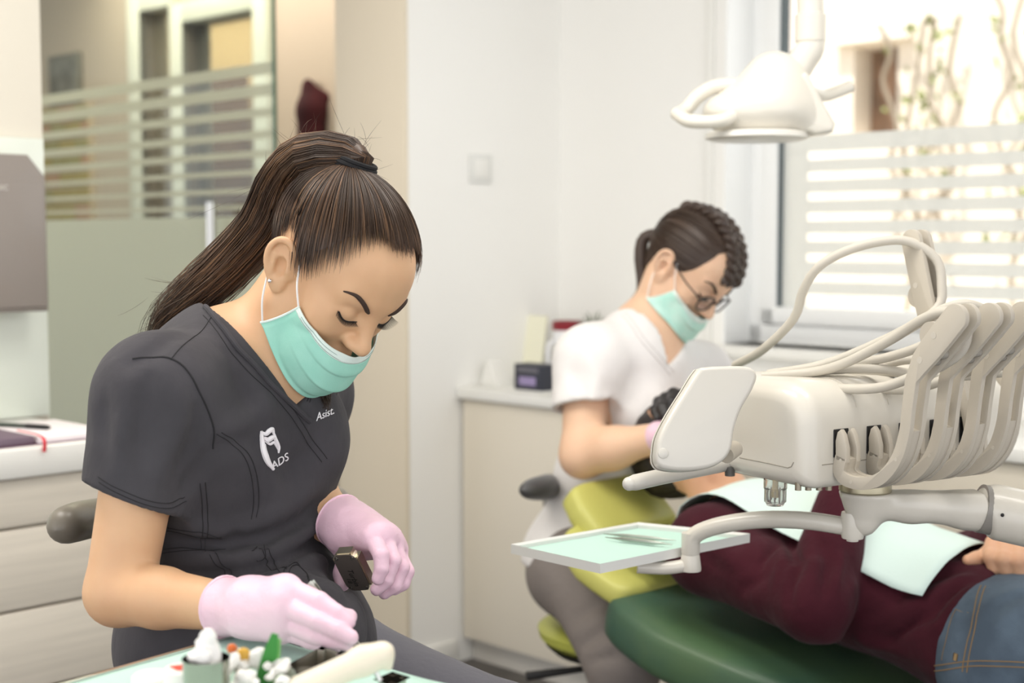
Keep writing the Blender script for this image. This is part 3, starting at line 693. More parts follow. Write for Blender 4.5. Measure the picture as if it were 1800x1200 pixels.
for i in range(1300):
    a, r_ = RNG.uniform(0, 6.283), math.sqrt(RNG.uniform(.35, 1.15)); ph_ = RNG.uniform(0, 6.28); k = len(pt)
    T_ = np.gradient(pt, axis=0); T_ /= np.linalg.norm(T_, axis=1)[:, None]; A_ = np.cross(T_, [0, 1.0, 0.2]); A_ /= np.linalg.norm(A_, axis=1)[:, None]; B_ = np.cross(T_, A_)
    w_ = np.linspace(0, 1, k); aa = a + .5 * np.sin(2.5 * w_ + ph_) * w_; e = int(k * RNG.uniform(.72, 1.0)) if i % 3 else k
    ps.append((pt + (prof * r_)[:, None] * (np.cos(aa)[:, None] * A_ + np.sin(aa)[:, None] * B_) + (RNG.normal(0, .009, 3) * w_[:, None] ** 2) + .0028 * np.sin(13 * w_ + ph_)[:, None] * A_ * w_[:, None])[:e:2])
strands('ponytail_locks', ps[:1050], .0006, m_hair2, hair); strands('ponytail_locks', ps[1050:], .0005, m_hair3, hair)
fl = []
for i in range(70):
    c = pt[RNG.integers(3, 16)] + RNG.normal(0, .012, 3); v = nrm(RNG.normal(0, 1, 3) * [1, .6, 1] + [0, 0, 1.1]) * RNG.uniform(.015, .05); b_ = RNG.normal(0, .012, 3); t = np.linspace(0, 1, 8)[:, None]
    fl.append(c + v * t + b_ * t * t)
for i in range(60):
    c = pt[RNG.integers(14, 36)] + RNG.normal(0, .014, 3); v = np.array([-.05, .01, -.03]) * RNG.uniform(.3, 1.3) + RNG.normal(0, .012, 3); b_ = RNG.normal(0, .015, 3); t = np.linspace(0, 1, 8)[:, None]; fl.append(c + v * t + b_ * t * t)
strands('stray_hairs', fl, .00022, m_hair2, hair)
fw_ = []
for i in range(60):
    a = Q(RNG.normal(556, 6), 640, 1.83); b = Q(RNG.normal(574, 7), RNG.normal(712, 9), 1.80); t = np.linspace(0, 1, 9)[:, None]; fw_.append(a + (b - a) * t + np.array([.008, 0, 0]) * np.sin(t * 3) * RNG.normal(0, 1))
strands('front_wisp', fw_, .0006, m_hair2, hair)
gg = g(); o1 = nrm(np.cross(out, [1, 0, 0])); o2 = np.cross(out, o1)
for h_, r_ in ((-.004, .019), (.001, .0205), (.006, .0195)):
    gg.tube([tw + out * (.004 + h_) + r_ * (math.cos(t) * o1 + math.sin(t) * o2 * 1.25) for t in np.linspace(0, 2 * math.pi, 33)], .0036, 8, cap=False)
gg.put('hair_tie', mat('black_elastic', (24, 23, 25), .8), hair)
# ---- brows, lashes
m_brow = mat('brow_hair', (58, 42, 34), .7); m_lash = mat('lash', (20, 16, 15), .6)
def face_bits(S_, M, parent, lash=True, brow_r=.0011):
    for q in (-1, 1):
        P = S_.snap(np.array([hpt(M, q * (.0135 + .0385 * t), .088 - .016 * t, .0335 + .010 * math.sin(2.1 * t) - .003 * t) for t in np.linspace(0, 1, 18)]), .0004)
        gg = g().tube(P, np.interp(np.linspace(0, 1, 18), [0, .15, .6, 1], [.0018, .0034, .0030, .0009]), 6); gg.put('eyebrow', m_brow, parent)
        P = S_.snap(np.array([hpt(M, q * (.0185 + .028 * t), .092 - .012 * t, .0082 - .0042 * math.sin(math.pi * t) + .004 * t) for t in np.linspace(0, 1, 16)]), .0003)
        gg = g().tube(P, np.interp(np.linspace(0, 1, 16), [0, .5, 1], [.0006, .0011, .0012]), 5)
        for i in range(1, 16):
            for j in range(2):
                b = P[i] + (P[i] - P[i - 1]) * .5 * j; v = np.array(M)[:3, :3] @ np.array([q * (.0006 * i - .003), .0062, -.0034 + .0001 * i]) * (1 + .03 * i); gg.tube([b, b + v * .55, b + v + np.array(M)[:3, :3] @ np.array([0, 0, .0012])], [.00042, .0003, .0001], 4)
        gg.put('eyelashes', m_lash, parent)
face_bits(S1, HM1, A1)
# ---- pleated mask
m_mask = mat('mint_nonwoven', (152, 212, 194), .8, bump=(700, .25, .0006), var=(30, .25, (190, 236, 222))); m_maskw = mat('white_nonwoven', (226, 240, 234), .8, bump=(700, .25, .0006)); m_loop = mat('white_elastic', (240, 238, 236), .7)
def mask(S_, M, parent, ears, name='mask', top_c=(0, .108, -.0345), pleat=.003):
    ns, nt = 44, 60; Pm = np.zeros((ns, nt, 3))
    for i, s_ in enumerate(np.linspace(0, 1, ns)):
        side = np.array([.061, .047 - .030 * s_, -.018 - .060 * s_]); f_c = np.interp(s_, [0, .25, .6, .85, 1], [top_c[1], .117, .119, .107, .088]); u_c = np.interp(s_, [0, 1], [top_c[2], -.124])
        for j, t in enumerate(np.linspace(-1, 1, nt)):
            a = abs(t) * math.pi / 2; x = math.copysign(side[0] * math.sin(a) ** .9, t); f = side[1] + (f_c - side[1]) * math.cos(a) ** .75
            if s_ < .12: f = f + (.004 * (1 - s_ / .12)) * math.exp(-(t / .12) ** 2)
            Pm[i, j] = (x, f + pleat * ((s_ * 3.2) % 1.0 - .5) * (1 - abs(t) ** 4), u_c + (side[2] - u_c) * abs(t) ** 1.6)
    X = Pm.reshape(-1, 3) @ np.array(M)[:3, :3].T + np.array(M)[:3, 3]
    for _ in range(3):
        D = S_.at(X); X = X + S_.grad(X, .003) * np.clip(.0035 - D, 0, .02)[:, None]
    X = X.reshape(ns, nt, 3); mk = empty(name, X[ns // 2, nt // 2]); mk.parent = parent; mk.matrix_parent_inverse = wm(parent).inverted()
    g().grid(X[5:]).put('mask_panel', m_mask, mk, angle=None, solid=.0012); g().grid(X[:6]).put('nose_band', m_maskw, mk, angle=None, solid=.0016)
    e = np.concatenate([X[:, 0], ]); g().tube(bez(e, 40), .0016, 6).put('side_binding', m_maskw, mk); g().tube(bez(X[:, -1], 40), .0016, 6).put('side_binding', m_maskw, mk)
    for r_ in (2, 4): g().tube(X[r_, 2:-2] + S_.grad(X[r_, 2:-2], .003) * .0009, .0004, 4).put('stitch_line', mat('grey_stitch', (128, 158, 150), .8), mk)
    for q, j in ((-1, 0), (1, -1)):
        ue, le = hpt(M, q * ears[0], ears[1], ears[2]), hpt(M, q * ears[3], ears[4], ears[5]); bk = hpt(M, q * .082, -.020, .0)
        g().tube(bez([X[1, j], X[1, j] * .5 + ue * .5 + .004 * (np.array(M)[:3, 0] * q), ue], 16), .0013, 6).put('ear_loop', m_loop, mk)
        g().tube(bez([X[-3, j], X[-3, j] * .5 + le * .5 + .004 * (np.array(M)[:3, 0] * q), le], 16), .0013, 6).put('ear_loop', m_loop, mk)
    return X
mask(S1, HM1, A1, (.0755, .012, .022, .079, -.012, -.027))
gg = g(); ls = S1.snap(np.array([hpt(HM1, -.08, -.003, -.0245)]), .001)[0]; gg.ell(ls, (.0028,) * 3, 8, 6); gg.put('ear_stud', mat('crystal', (235, 235, 240), .08, 1.0), A1)
# ---- gloves
def glove(name, parent, prims, cuff, res=.0022, wr=None):
    Gv = Body()
    for c in prims: Gv.chain([Q(*p) for p in c[0]], c[1], k=c[2] if len(c) > 2 else .005)
    c0, c1, r0, r1 = cuff; Gv.cap(c0, c1, r0, r1, k=.012); ax = nrm(c0 - c1); Gv.cut([(c0, ax)], k=.002);
    Gv.disp = lambda P: .0007 * wob(P, 190, 9) * (1 if wr is None else wr)
    return put_body(name, Gv.mesh(res), m_glove, parent), Gv
w = [(410, 1066, 1.563), (445, 1068, 1.540)]
ax1 = nrm(Q(412, 1068, 1.560) - Q(470, 1075, 1.525))
gl, GV1 = glove('glove', A1, [
    ([w[1], (503, 1036, 1.510)], [.027, .018], .02), ([w[1], (498, 1062, 1.497)], [.027, .017], .02), ([w[1], (500, 1090, 1.500)], [.026, .016], .02), ([w[1], (495, 1108, 1.510)], [.024, .014], .02),
    ([(503, 1032, 1.510), (562, 1056, 1.485), (592, 1078, 1.477), (611, 1092, 1.475)], [.0122, .0103, .0094, .0085], .002),
    ([(498, 1062, 1.497), (560, 1092, 1.469), (592, 1108, 1.463), (616, 1120, 1.461)], [.0122, .0103, .0095, .0087], .002),
    ([(500, 1090, 1.500), (556, 1116, 1.473), (586, 1126, 1.467), (608, 1131, 1.465)], [.0115, .0098, .0088, .0080], .002),
    ([(495, 1106, 1.510), (545, 1126, 1.487), (572, 1134, 1.481), (590, 1136, 1.479)], [.0105, .0088, .008, .0072], .002),
    ([(450, 1050, 1.555), (530, 1062, 1.540), (585, 1080, 1.510), (613, 1084, 1.490)], [.018, .0135, .0105, .0088], .01)],
    (Q(392, 1066, 1.575), Q(440, 1068, 1.543), .0338, .0290))
for r_ in (0, .006, .012):
    c = Q(394, 1066, 1.574) - ax1 * r_; o1 = nrm(np.cross(ax1, [0, 0, 1])); o2 = np.cross(ax1, o1)
    if r_ == 0: g().tube([c + .0332 * (math.cos(t) * o1 + math.sin(t) * o2) for t in np.linspace(0, 2 * math.pi, 33)], .0024, 6, cap=False).put('rolled_cuff', m_glove, gl)
ax2 = nrm(Q(598, 918, 1.81) - Q(640, 945, 1.77))
gl2, GV2 = glove('glove', A1, [
    ([(618, 932, 1.795), (655, 944, 1.735)], [.028, .017], .02), ([(618, 932, 1.795), (672, 938, 1.745)], [.028, .016], .02), ([(618, 932, 1.795), (688, 948, 1.76)], [.028, .015], .02), ([(618, 932, 1.795), (698, 966, 1.775)], [.026, .014], .02),
    ([(655, 944, 1.735), (670, 975, 1.705), (671, 1000, 1.70), (665, 1016, 1.70)], [.0120, .0100, .0090, .0082], .002),
    ([(672, 938, 1.745), (691, 985, 1.722), (680, 1018, 1.715), (662, 1036, 1.715)], [.0120, .0100, .0090, .0082], .002),
    ([(688, 948, 1.76), (706, 998, 1.742), (694, 1028, 1.735), (676, 1042, 1.735)], [.0115, .0098, .009, .0082], .004),
    ([(698, 966, 1.775), (716, 1004, 1.76), (708, 1026, 1.755), (694, 1036, 1.752)], [.0105, .0088, .008, .0075], .004),
    ([(625, 950, 1.80), (612, 985, 1.79), (603, 1008, 1.775), (602, 1026, 1.765)], [.02, .013, .0108, .0095], .01)],
    (Q(596, 914, 1.815), Q(630, 938, 1.783), .0345, .0295))
c = Q(597, 915, 1.814); o1 = nrm(np.cross(ax2, [0, 0, 1])); o2 = np.cross(ax2, o1)
g().tube([c + .035 * (math.cos(t) * o1 + math.sin(t) * o2) for t in np.linspace(0, 2 * math.pi, 33)], .0016, 6, cap=False).put('rolled_cuff', m_glove, gl2)
# ---------------------------------------------------------------- delivery unit of the dental chair
m_plast = mat('cream_plastic', (212, 207, 196), .28, coat=.3)
m_plast2 = mat('grey_beige_plastic', (188, 180, 166), .42)
m_hose = mat('cream_hose', (196, 190, 178), .5)
m_dark = mat('black_plastic', (26, 25, 26), .5)
m_seam = mat('seam_line', (150, 144, 132), .7)  # darker beige of the joint lines
e1 = np.array([.84, .5426, 0]); e2 = np.array([-.5426, .84, 0])
U0 = Q(1470, 838, 1.83)
UM = frame(U0, e1, e2, [0, 0, 1])
UMn = np.array(UM)
def ul(a, w_, z_): return UMn[:3, :3] @ np.array([a, w_, z_], float) + UMn[:3, 3]
def uhit(px, py, axis, val):                         # where a sight line meets the unit's plane a = val (0) or w = val (1), in unit coordinates
    n = (e1, e2)[axis]; r = ray(px, py); o = np.array([0, 0, CAMZ]); t = ((U0 - o) @ n + val) / (r @ n); p = o + r * t - U0
    return np.array([p @ e1, p @ e2, p[2]])
DU = empty('dental_delivery_unit', U0, 'cream dental delivery unit with whip arms, control panel and coiled hoses', 'dental unit', M=UM)
# body: rounded section swept along the unit, lower shell and upper shell
A0, A1_ = -.052, .372
def section(z0, z1, fr, br, w1=.215, tilt=.0, n=8, zb=None):
    P = [(w1, z0)] if zb is None else [(w1 - zb, z0)]
    P = []
    P += [(.0 + .006, z0), (0.0, z0 + .008)] if zb is None else [(zb + zb * math.cos(t), z0 + zb + zb * math.sin(t)) for t in np.linspace(-math.pi / 2, -math.pi, n)]
    P += [(fr + fr * math.cos(t) + tilt, z1 - fr + fr * math.sin(t)) for t in np.linspace(math.pi, math.pi / 2, n)]
    P += [(w1 - br + br * math.cos(t), z1 - br + br * math.sin(t)) for t in np.linspace(math.pi / 2, 0, n)]
    P += [(w1, z0 + .004), (w1 - .004, z0)] if zb is None else [(w1 - zb + zb * math.cos(t), z0 + zb + zb * math.sin(t)) for t in np.linspace(0, -math.pi / 2, n)]
    return np.array(P)
def sweep(gr, P, a0, a1, r0, r1, n=6):
    c = P.mean(0); rings = []
    rings = [(a0 + r0 * (1 - math.cos(t)), r0 * (1 - math.sin(t))) for t in np.linspace(0, math.pi / 2, n)] + [(a1 - r1 * (1 - math.cos(t)), r1 * (1 - math.sin(t))) for t in np.linspace(math.pi / 2, 0, n)]
    V = []
    for a, ins in rings:
        ext = P.max(0) - P.min(0); sx, sz = 1 - 2 * ins / ext[0], 1 - 2 * ins / ext[1]; q = c + (P - c) * [sx, sz]; V += [(a, w_, z_) for w_, z_ in q]
    m = len(P); F = [(i * m + k, i * m + (k + 1) % m, (i + 1) * m + (k + 1) % m, (i + 1) * m + k) for i in range(len(rings) - 1) for k in range(m)]
    F += [tuple(range(m)), tuple(range((len(rings) - 1) * m, len(rings) * m))]
    return gr.add(V, F, UM)
sweep(g(), section(-.014, .122, .052, .035, zb=.012), A0, A1_, .024, .05).put('housing', m_plast, DU, angle=50)
g().tube([ul(*uhit(px, py, 0, A0 - .0002)) for px, py in ((1300, 804), (1350, 814), (1385, 822), (1391, 820), (1395, 812))], .0007, 6).put('shell_joint', m_seam, DU)
g().tube([ul(A0 + .026, -.0002, .018), ul(.33, -.0002, .018)], .0007, 6).put('shell_joint', m_seam, DU)
# far end cap
gg = g(); gg.prism([(.09 + .085 * math.cos(t) * (1 if math.cos(t) > 0 else .9), .05 + .098 * math.sin(t)) for t in np.linspace(0, 2 * math.pi, 40, endpoint=False)], -.008, .012, .008)
gg.put('end_cap', m_plast2, DU, M=UM @ Matrix.Translation((.385, 0, .005)) @ Matrix.Rotation(math.pi / 2, 4, 'Z'))
PIT_ = .0608; S0 = .007
for i in range(5):                                   # five parking slots
    a = S0 + i * PIT_
    gg = g(); gg.box(a - .0135, a + .0135, -.0012, .01, .026, .0625, .0008, M=UM, seg=1); sl_ = gg.put('parking_slot', m_dark, DU)
    gg = g(); gg.box(a + .001, a + .008, -.0024, .002, .044, .054, .001, M=UM); gg.tube([ul(a + .0045, -.0026, .049), ul(a + .0045, -.005, .049)], .0018, 8); gg.put('sensor', mat('dark_grey_plastic', (60, 58, 60), .4), sl_)
    gr_ = [ul(a + .031, .052 - .0522 * math.cos(t), .070 + .0522 * math.sin(t)) for t in np.linspace(.35, 1.57, 14)] + [ul(a + .031, w_, .1221) for w_ in (.07, .1, .13, .16)]
    if i < 4: g().tube(gr_, np.interp(np.linspace(0, 1, 18), [0, .4, 1], [.0004, .0016, .0010]), 6).put('flute_shade', mat('flute_shade_cream', (196, 190, 178), .5), DU)  # flush darker strips, the groove shade put into their colour
# whip arms, traced in the unit's cross plane (q: outward, z: up)
def aq(px, py, a): p = uhit(px, py, 0, a); return (-p[1], p[2])
def offset_path(C_, wd):                             # closed outline around a centre line with given half widths
    C_ = np.asarray(C_); T_ = np.gradient(C_, axis=0); T_ /= np.linalg.norm(T_, axis=1)[:, None]; Nn = np.stack([-T_[:, 1], T_[:, 0]], 1); wd = np.broadcast_to(wd, (len(C_),))[:, None]
    return np.concatenate([C_ + Nn * wd, (C_ - Nn * wd)[::-1]])
def bez2(p, n): q = bez([(x, 0, z) for x, z in p], n); return q[:, [0, 2]]
a1 = S0
stem = [aq(1491, 802, a1), aq(1487, 826, a1), aq(1500, 842, a1), aq(1530, 848, a1), aq(1562, 838, a1), aq(1588, 806, a1), aq(1602, 762, a1), aq(1608, 715, a1), aq(1614, 668, a1)]
SM = frame(U0, -e2, e1, [0, 0, 1])                   # x: outward q, y: along the unit, z: up
stc = bez2(stem, 48)
hd0, hd1 = aq(1627, 640, a1), aq(1694, 556, a1)
def head_outline(p0, p1):
    p0, p1 = np.array(p0), np.array(p1); d = nrm(p1 - p0); n_ = np.array([-d[1], d[0]]); L_ = np.linalg.norm(p1 - p0)
    loc = lambda s_, t_: tuple(p0 + d * s_ + n_ * t_)
    return loc, L_, [loc(.0, -.0135), loc(L_ * .35, -.0155), loc(L_ * .7, -.0160)] + [loc(L_ - .003 + .0168 * math.cos(t), .0168 * math.sin(t) + .0006) for t in np.linspace(-1.3, 1.5, 10)] + [loc(L_ * .6, .0172), loc(L_ * .3, .0165), loc(.004, .0140)]
def whip(parent, M, path, p0, p1, k0=.80):           # two side plates from cradle to head with a core bar between them low down
    n_ = len(path); wd = np.interp(np.linspace(0, 1, n_), [0, .12, .3, .9, 1], [.0095, .0095, .0080, .0080, .0086]); ob = offset_path(path, wd); Ls, Rs = ob[:n_], ob[n_:][::-1]
    loc, L_, out_ = head_outline(p0, p1); poly = [tuple(p) for p in Rs] + out_ + [tuple(p) for p in Ls[::-1]]
    for y0, y1 in ((-.0138, -.0068), (.0068, .0138)): g().prism(poly, y0, y1, .0022, M=M).put('side_plate', m_plast2, parent, angle=50)
    k = int(n_ * k0); g().prism(offset_path(path[:k], wd[:k] - .0012), -.0072, .0072, .0012, M=M).put('core_bar', m_plast2, parent, angle=50)
    for s_, t_, r_ in ((L_ - .001, .006, .0034), (.012, -.006, .0058), (L_ * .32, -.008, .0062)):
        q_ = loc(s_, t_); g().tube([(q_[0], -.009, q_[1]), (q_[0], .009, q_[1])], r_, 14, M=M).put('roller', mat('warm_grey_plastic', (150, 145, 136), .4), parent)
    for s_, t_ in ((L_ * .52, .008), (.006, .002)):
        q_ = loc(s_, t_); g().tube([(q_[0], -.0136, q_[1]), (q_[0], -.0142, q_[1])], .0042, 16, M=M).put('hub_mark', mat('mark_beige2', (198, 191, 178), .5), parent)
    q_ = loc(L_ * .42, .016); g().tube([(q_[0], -.0062, q_[1]), (q_[0], .0062, q_[1])], .0165, 24, M=M).put('guide_wheel', m_plast2, parent)
def arm_parts(parent, M):
    whip(parent, M, stc, hd0, hd1)
    c0 = np.array(stc[0])                            # forked cradle at the slot
    jaw = [(-.0095, -.006), (-.0105, .020), (-.007, .032), (-.002, .036), (.0035, .030), (.0095, .012), (.0095, -.006)]
    for y0, y1 in ((-.0138, -.0052), (.0052, .0138)): g().prism([(c0[0] + x, c0[1] + z_) for x, z_ in jaw], y0, y1, .0022, M=M).put('cradle_jaw', m_plast2, parent)
    for q_ in (stc[0] + [0, -.004], stc[14], stc[30]): g().tube([(q_[0], -.0134, q_[1]), (q_[0], -.0141, q_[1])], .0024, 12, M=M).put('ejector_mark', mat('mark_beige', (192, 185, 172), .5), parent)
def inst(i): return SM @ Matrix.Translation((0, a1 + i * PIT_, 0))
for i in range(4):
    Mi = inst(i); r_ = empty('whip_arm', ul(a1 + i * PIT_, 0, 0)); r_.parent = DU; r_.matrix_parent_inverse = wm(DU).inverted()
    arm_parts(r_, Mi)
# fifth arm: raised upright, its hose in use
i5 = 4; Mi = inst(i5); ra = empty('whip_arm', ul(a1 + i5 * PIT_, 0, 0)); ra.parent = DU; ra.matrix_parent_inverse = wm(DU).inverted(); ra['label'] = 'raised whip arm standing upright with its hose pulled out'
aa5 = a1 + i5 * PIT_
stem5 = [aq(1702, 782, aa5), aq(1699, 800, aa5), aq(1706, 808, aa5), aq(1716, 790, aa5), aq(1712, 740, aa5), aq(1698, 680, aa5), aq(1676, 625, aa5), aq(1660, 600, aa5)]
st5 = bez2(stem5, 40); h0, h1 = aq(1646, 585, aa5), aq(1612, 420, aa5); whip(ra, Mi, st5, h0, h1)
# hoses
def hose(pts, r=.0068, n=60): return g().tube(bez([Q(*p) for p in pts], n), r, 12).put('hose', m_hose, DU)
hose([(1292, 642, 2.25), (1340, 615, 2.15), (1395, 560, 2.10), (1412, 510, 2.08), (1440, 468, 2.06), (1490, 440, 2.05), (1550, 424, 2.04), (1600, 425, 2.03), (1645, 455, 2.02), (1655, 500, 2.01), (1645, 545, 2.0), (1560, 600, 1.98), (1460, 650, 1.96), (1390, 664, 1.96)])
hose([(1340, 662, 1.94), (1420, 655, 1.92), (1480, 640, 1.88), (1560, 600, 1.82), (1620, 562, 1.77), (1660, 548, 1.74), (1690, 556, 1.72), (1700, 585, 1.715), (1688, 618, 1.72), (1650, 645, 1.74), (1610, 660, 1.77), (1540, 682, 1.82), (1440, 680, 1.90), (1350, 664, 1.95)], .0066, 90)
hose([(1350, 658, 1.96), (1450, 640, 1.92), (1560, 595, 1.86), (1640, 552, 1.80), (1690, 535, 1.78), (1730, 545, 1.775), (1757, 575, 1.77), (1755, 610, 1.775), (1730, 640, 1.79), (1680, 660, 1.82), (1600, 684, 1.86), (1520, 680, 1.92), (1430, 668, 1.97)], .0066, 90)
hose([(1360, 660, 1.98), (1500, 640, 1.92), (1600, 616, 1.88), (1700, 570, 1.85), (1780, 545, 1.83), (1815, 580, 1.83), (1800, 625, 1.84), (1750, 645, 1.86), (1660, 655, 1.90), (1540, 655, 1.95), (1420, 662, 1.98)], .0064, 80)
hose([(1370, 662, 2.0), (1520, 650, 1.96), (1600, 632, 1.93), (1720, 640, 1.93), (1800, 605, 1.90), (1850, 570, 1.89)], .0062, 50)
hose([(1350, 660, 1.95), (1430, 652, 1.94), (1540, 648, 1.90), (1650, 662, 1.90), (1760, 655, 1.9), (1840, 640, 1.9)], .0062, 50)
# control panel tilted at the near end, with its hinge and the grip rod below
m_panel = mat('panel_cream', (205, 201, 192), .3, coat=.25)
pc = Q(1241, 735, 1.80)
PB = Body(); ox = nrm([.93, .32, .0]); oy = nrm(np.cross([.16, -.05, 1.0], ox)); oz = np.cross(ox, oy)
# outline of the panel back seen here, traced at its own distance, given real thickness
po = [(1153, 800), (1158, 768), (1178, 728), (1205, 685), (1226, 652), (1240, 645), (1300, 643), (1322, 648), (1330, 662), (1322, 685), (1302, 720), (1290, 756), (1284, 790), (1268, 812), (1240, 824), (1200, 828), (1166, 824), (1155, 814)]
pn = nrm([.22, -1.0, .22]); r3 = []
for px, py in po:
    r = ray(px, py); o = np.array([0, 0, CAMZ]); t = ((pc - o) @ pn) / (r @ pn); r3.append(o + r * t)
px_ = nrm(np.cross([0, 0, 1], -pn)) * 1.0; pz_ = nrm(np.cross(-pn, px_)) ; PMx = frame(pc, px_, -pn * 1.0, np.cross(px_, -pn))
inv = np.array(PMx.inverted()); loc2 = [(inv[:3, :3] @ p + inv[:3, 3]) for p in r3]
ol = bez([(p[0], 0, p[2]) for p in loc2 + loc2[:1]], 72)[:-1]
pe = empty('control_panel', Q(1241, 828, 1.80)); pe.parent = DU; pe.matrix_parent_inverse = wm(DU).inverted()
g().prism([(p[0], p[2]) for p in ol], -.004, .020, .009, M=PMx, seg=4).put('panel_back', m_panel, pe, angle=60)
c2 = ol.mean(0)
g().prism([tuple((np.array([p[0], p[2]]) - c2[[0, 2]]) * 1.006 + c2[[0, 2]]) for p in ol], .0195, .026, .002, M=PMx).put('panel_front', m_panel, pe, angle=60)
g().prism([tuple((np.array([p[0], p[2]]) - c2[[0, 2]]) * .999 + c2[[0, 2]]) for p in ol], .0188, .0202, M=PMx).put('panel_joint', m_seam, pe)
sc_ = Q(1164, 797, 1.80); r = ray(1164, 797); o = np.array([0, 0, CAMZ]); sp0 = o + r * (((pc - o) @ pn) / (r @ pn)) + pn * .0042
Mb = frame(sp0, px_, np.cross(pn, px_), pn); g().lathe([(.0068, -.004), (.0068, .0004), (.0058, .0011), (.0001, .0012)], 20, M=Mb).put('screw_cap', m_panel, pe)
g().tube([Q(1276, 800, 1.835), Q(1292, 788, 1.86)], .011, 18).put('hinge', m_plast2, pe)
ge = empty('grip_handle', Q(1110, 850, 1.84)); ge.parent = DU; ge.matrix_parent_inverse = wm(DU).inverted()
hp = bez([Q(1106, 850, 1.80), Q(1160, 838, 1.84), Q(1230, 824, 1.90), Q(1290, 812, 1.95)], 16)
gg = g().tube(hp, [.0085] + [.0105] * (len(hp) - 1), 16); gg.ell(Q(1106, 850, 1.80), (.0090,) * 3, 16, 10); gg.put('grip_rod', m_panel, ge)
# clear drip jar and four adjusting screws beneath
m_clear = mat('clear_acrylic', (236, 236, 234), .06, trans=.92, ior=1.2)
jb = ul(-.008, .105, -.016); je = empty('filter_jar', jb); je.parent = DU; je.matrix_parent_inverse = wm(DU).inverted(); je['label'] = 'clear ribbed filter jar'
Mj = Matrix.Translation(Vector(Q(1363, 842, 1.875)))
g().lathe([(.0155, 0), (.0155, -.012), (.0135, -.014), (.0135, -.030), (.011, -.035), (.002, -.036), (.002, -.034), (.0095, -.033), (.0120, -.029), (.0120, -.013), (.0138, -.011), (.0138, 0)], 28, M=Mj, cap=False).put('jar_cup', m_clear, je)
gg = g()
for k in range(14):
    t = k * 2 * math.pi / 14; gg.tube([(.0137 * math.cos(t), .0137 * math.sin(t), -.013), (.0137 * math.cos(t), .0137 * math.sin(t), -.030)], .0012, 5, M=Mj)
gg.put('jar_rib', m_clear, je); g().lathe([(.004, 0), (.004, -.014), (.006, -.016), (.006, -.024), (.001, -.025)], 14, M=Mj).put('filter_core', mat('amber_core', (206, 190, 150), .4), je)
m_brass = mat('dull_brass', (150, 142, 126), .35, .8)
for px in (1403, 1421, 1440, 1457): q_ = Q(px, 850, 1.83 + (px - 1403) * .0006); g().tube([q_ + [0, 0, .012], q_ + [0, 0, -.0085]], .0042, 14).put('adjusting_screw', m_brass, DU)
g().tube([Q(1283, 820, 1.93), Q(1283, 836, 1.93)], .007, 12).put('stud', mat('dark_stud', (90, 88, 84), .4), DU)
# supporting arm: swivel collar, cone, curved tube, elbow joint
sa = empty('support_arm', Q(1520, 960, 1.93)); sa.parent = DU; sa.matrix_parent_inverse = wm(DU).inverted()
cz = Q(1521, 853, 1.93)
Mc = Matrix.Translation(Vector(cz)); ring = mat('champagne_ring', (168, 160, 136), .3, .7)
g().lathe([(.030, .02), (.0355, .004), (.0355, -.006), (.034, -.008)], 36, M=Mc).put('swivel_ring', ring, sa)
B_ = Body(); c1 = cz + [0, 0, -.022]; 
B_.cap(cz + [0, 0, -.012], cz + [-.002, 0, -.045], .0355, .022, k=.01); B_.cap(cz + [-.002, 0, -.04], cz + [-.002, 0, -.052], .017, .0165, k=.008)
B_.chain([cz + [.01, .0, -.024], Q(1600, 886, 1.93), Q(1700, 893, 1.93)], [.024, .0235, .0255], k=.015); B_.chain([Q(1700, 893, 1.93), Q(1745, 893, 1.93)], [.0255, .036], k=.02)
B_.cut([(cz + [0, 0, -.008], [0, 0, 1.0])], k=.002); B_.cut([(Q(1730, 890, 1.93), nrm([1, .0, .22]))], k=.004)
put_body('arm_tube', B_.mesh(.0035), m_plast, sa)
B_ = Body(); B_.chain([Q(1752, 900, 1.93), Q(1850, 922, 1.90), Q(1990, 960, 1.85)], [.038, .038, .040], k=.01)
B_.cut([(Q(1728, 905, 1.93), nrm([-1, 0, -.22]))], k=.006); put_body('elbow_cover', B_.mesh(.0035), m_plast, sa)
g().tube([Q(1722, 893, 1.93), Q(1750, 899, 1.93)], .0335, 28).put('elbow_joint', mat('joint_grey', (140, 136, 130), .35), sa)
g().ell(Q(1762, 905, 1.889), (.0026, .002, .0026), 10, 8).put('screw_hole', m_dark, sa)
# bracket holding the tray arm
ta = empty('tray_arm', Q(1500, 945, 1.925)); ta.parent = DU; ta.matrix_parent_inverse = wm(DU).inverted()
pv = Q(1499, 915, 1.93); g().lathe([(.0150, .012), (.0158, .008), (.0158, -.018), (.0145, -.024), (.008, -.025), (.008, -.028), (.0005, -.028)], 24, M=Matrix.Translation(Vector(pv))).put('pivot', m_plast, ta)
arm = bez([Q(1505, 928, 1.93), Q(1420, 915, 1.96), Q(1340, 913, 2.0), Q(1270, 922, 2.03), Q(1225, 938, 2.05), Q(1212, 960, 2.055)], 40)
g().tube(arm, .0125, 14, flat=1.0).put('arm_curve', m_plast, ta)
tj = Q(1214, 962, 2.055); g().lathe([(.0135, .022), (.0135, -.008), (.0128, -.010), (.0135, -.012), (.0160, -.03), (.0155, -.034), (.0005, -.034)], 24, M=Matrix.Translation(Vector(tj))).put('tray_pivot', m_plast, ta)
g().tube(bez([Q(1214, 992, 2.055), Q(1170, 998, 2.05), Q(1120, 996, 2.05)], 12), .0095, 14).put('tray_carrier', m_plast, ta)
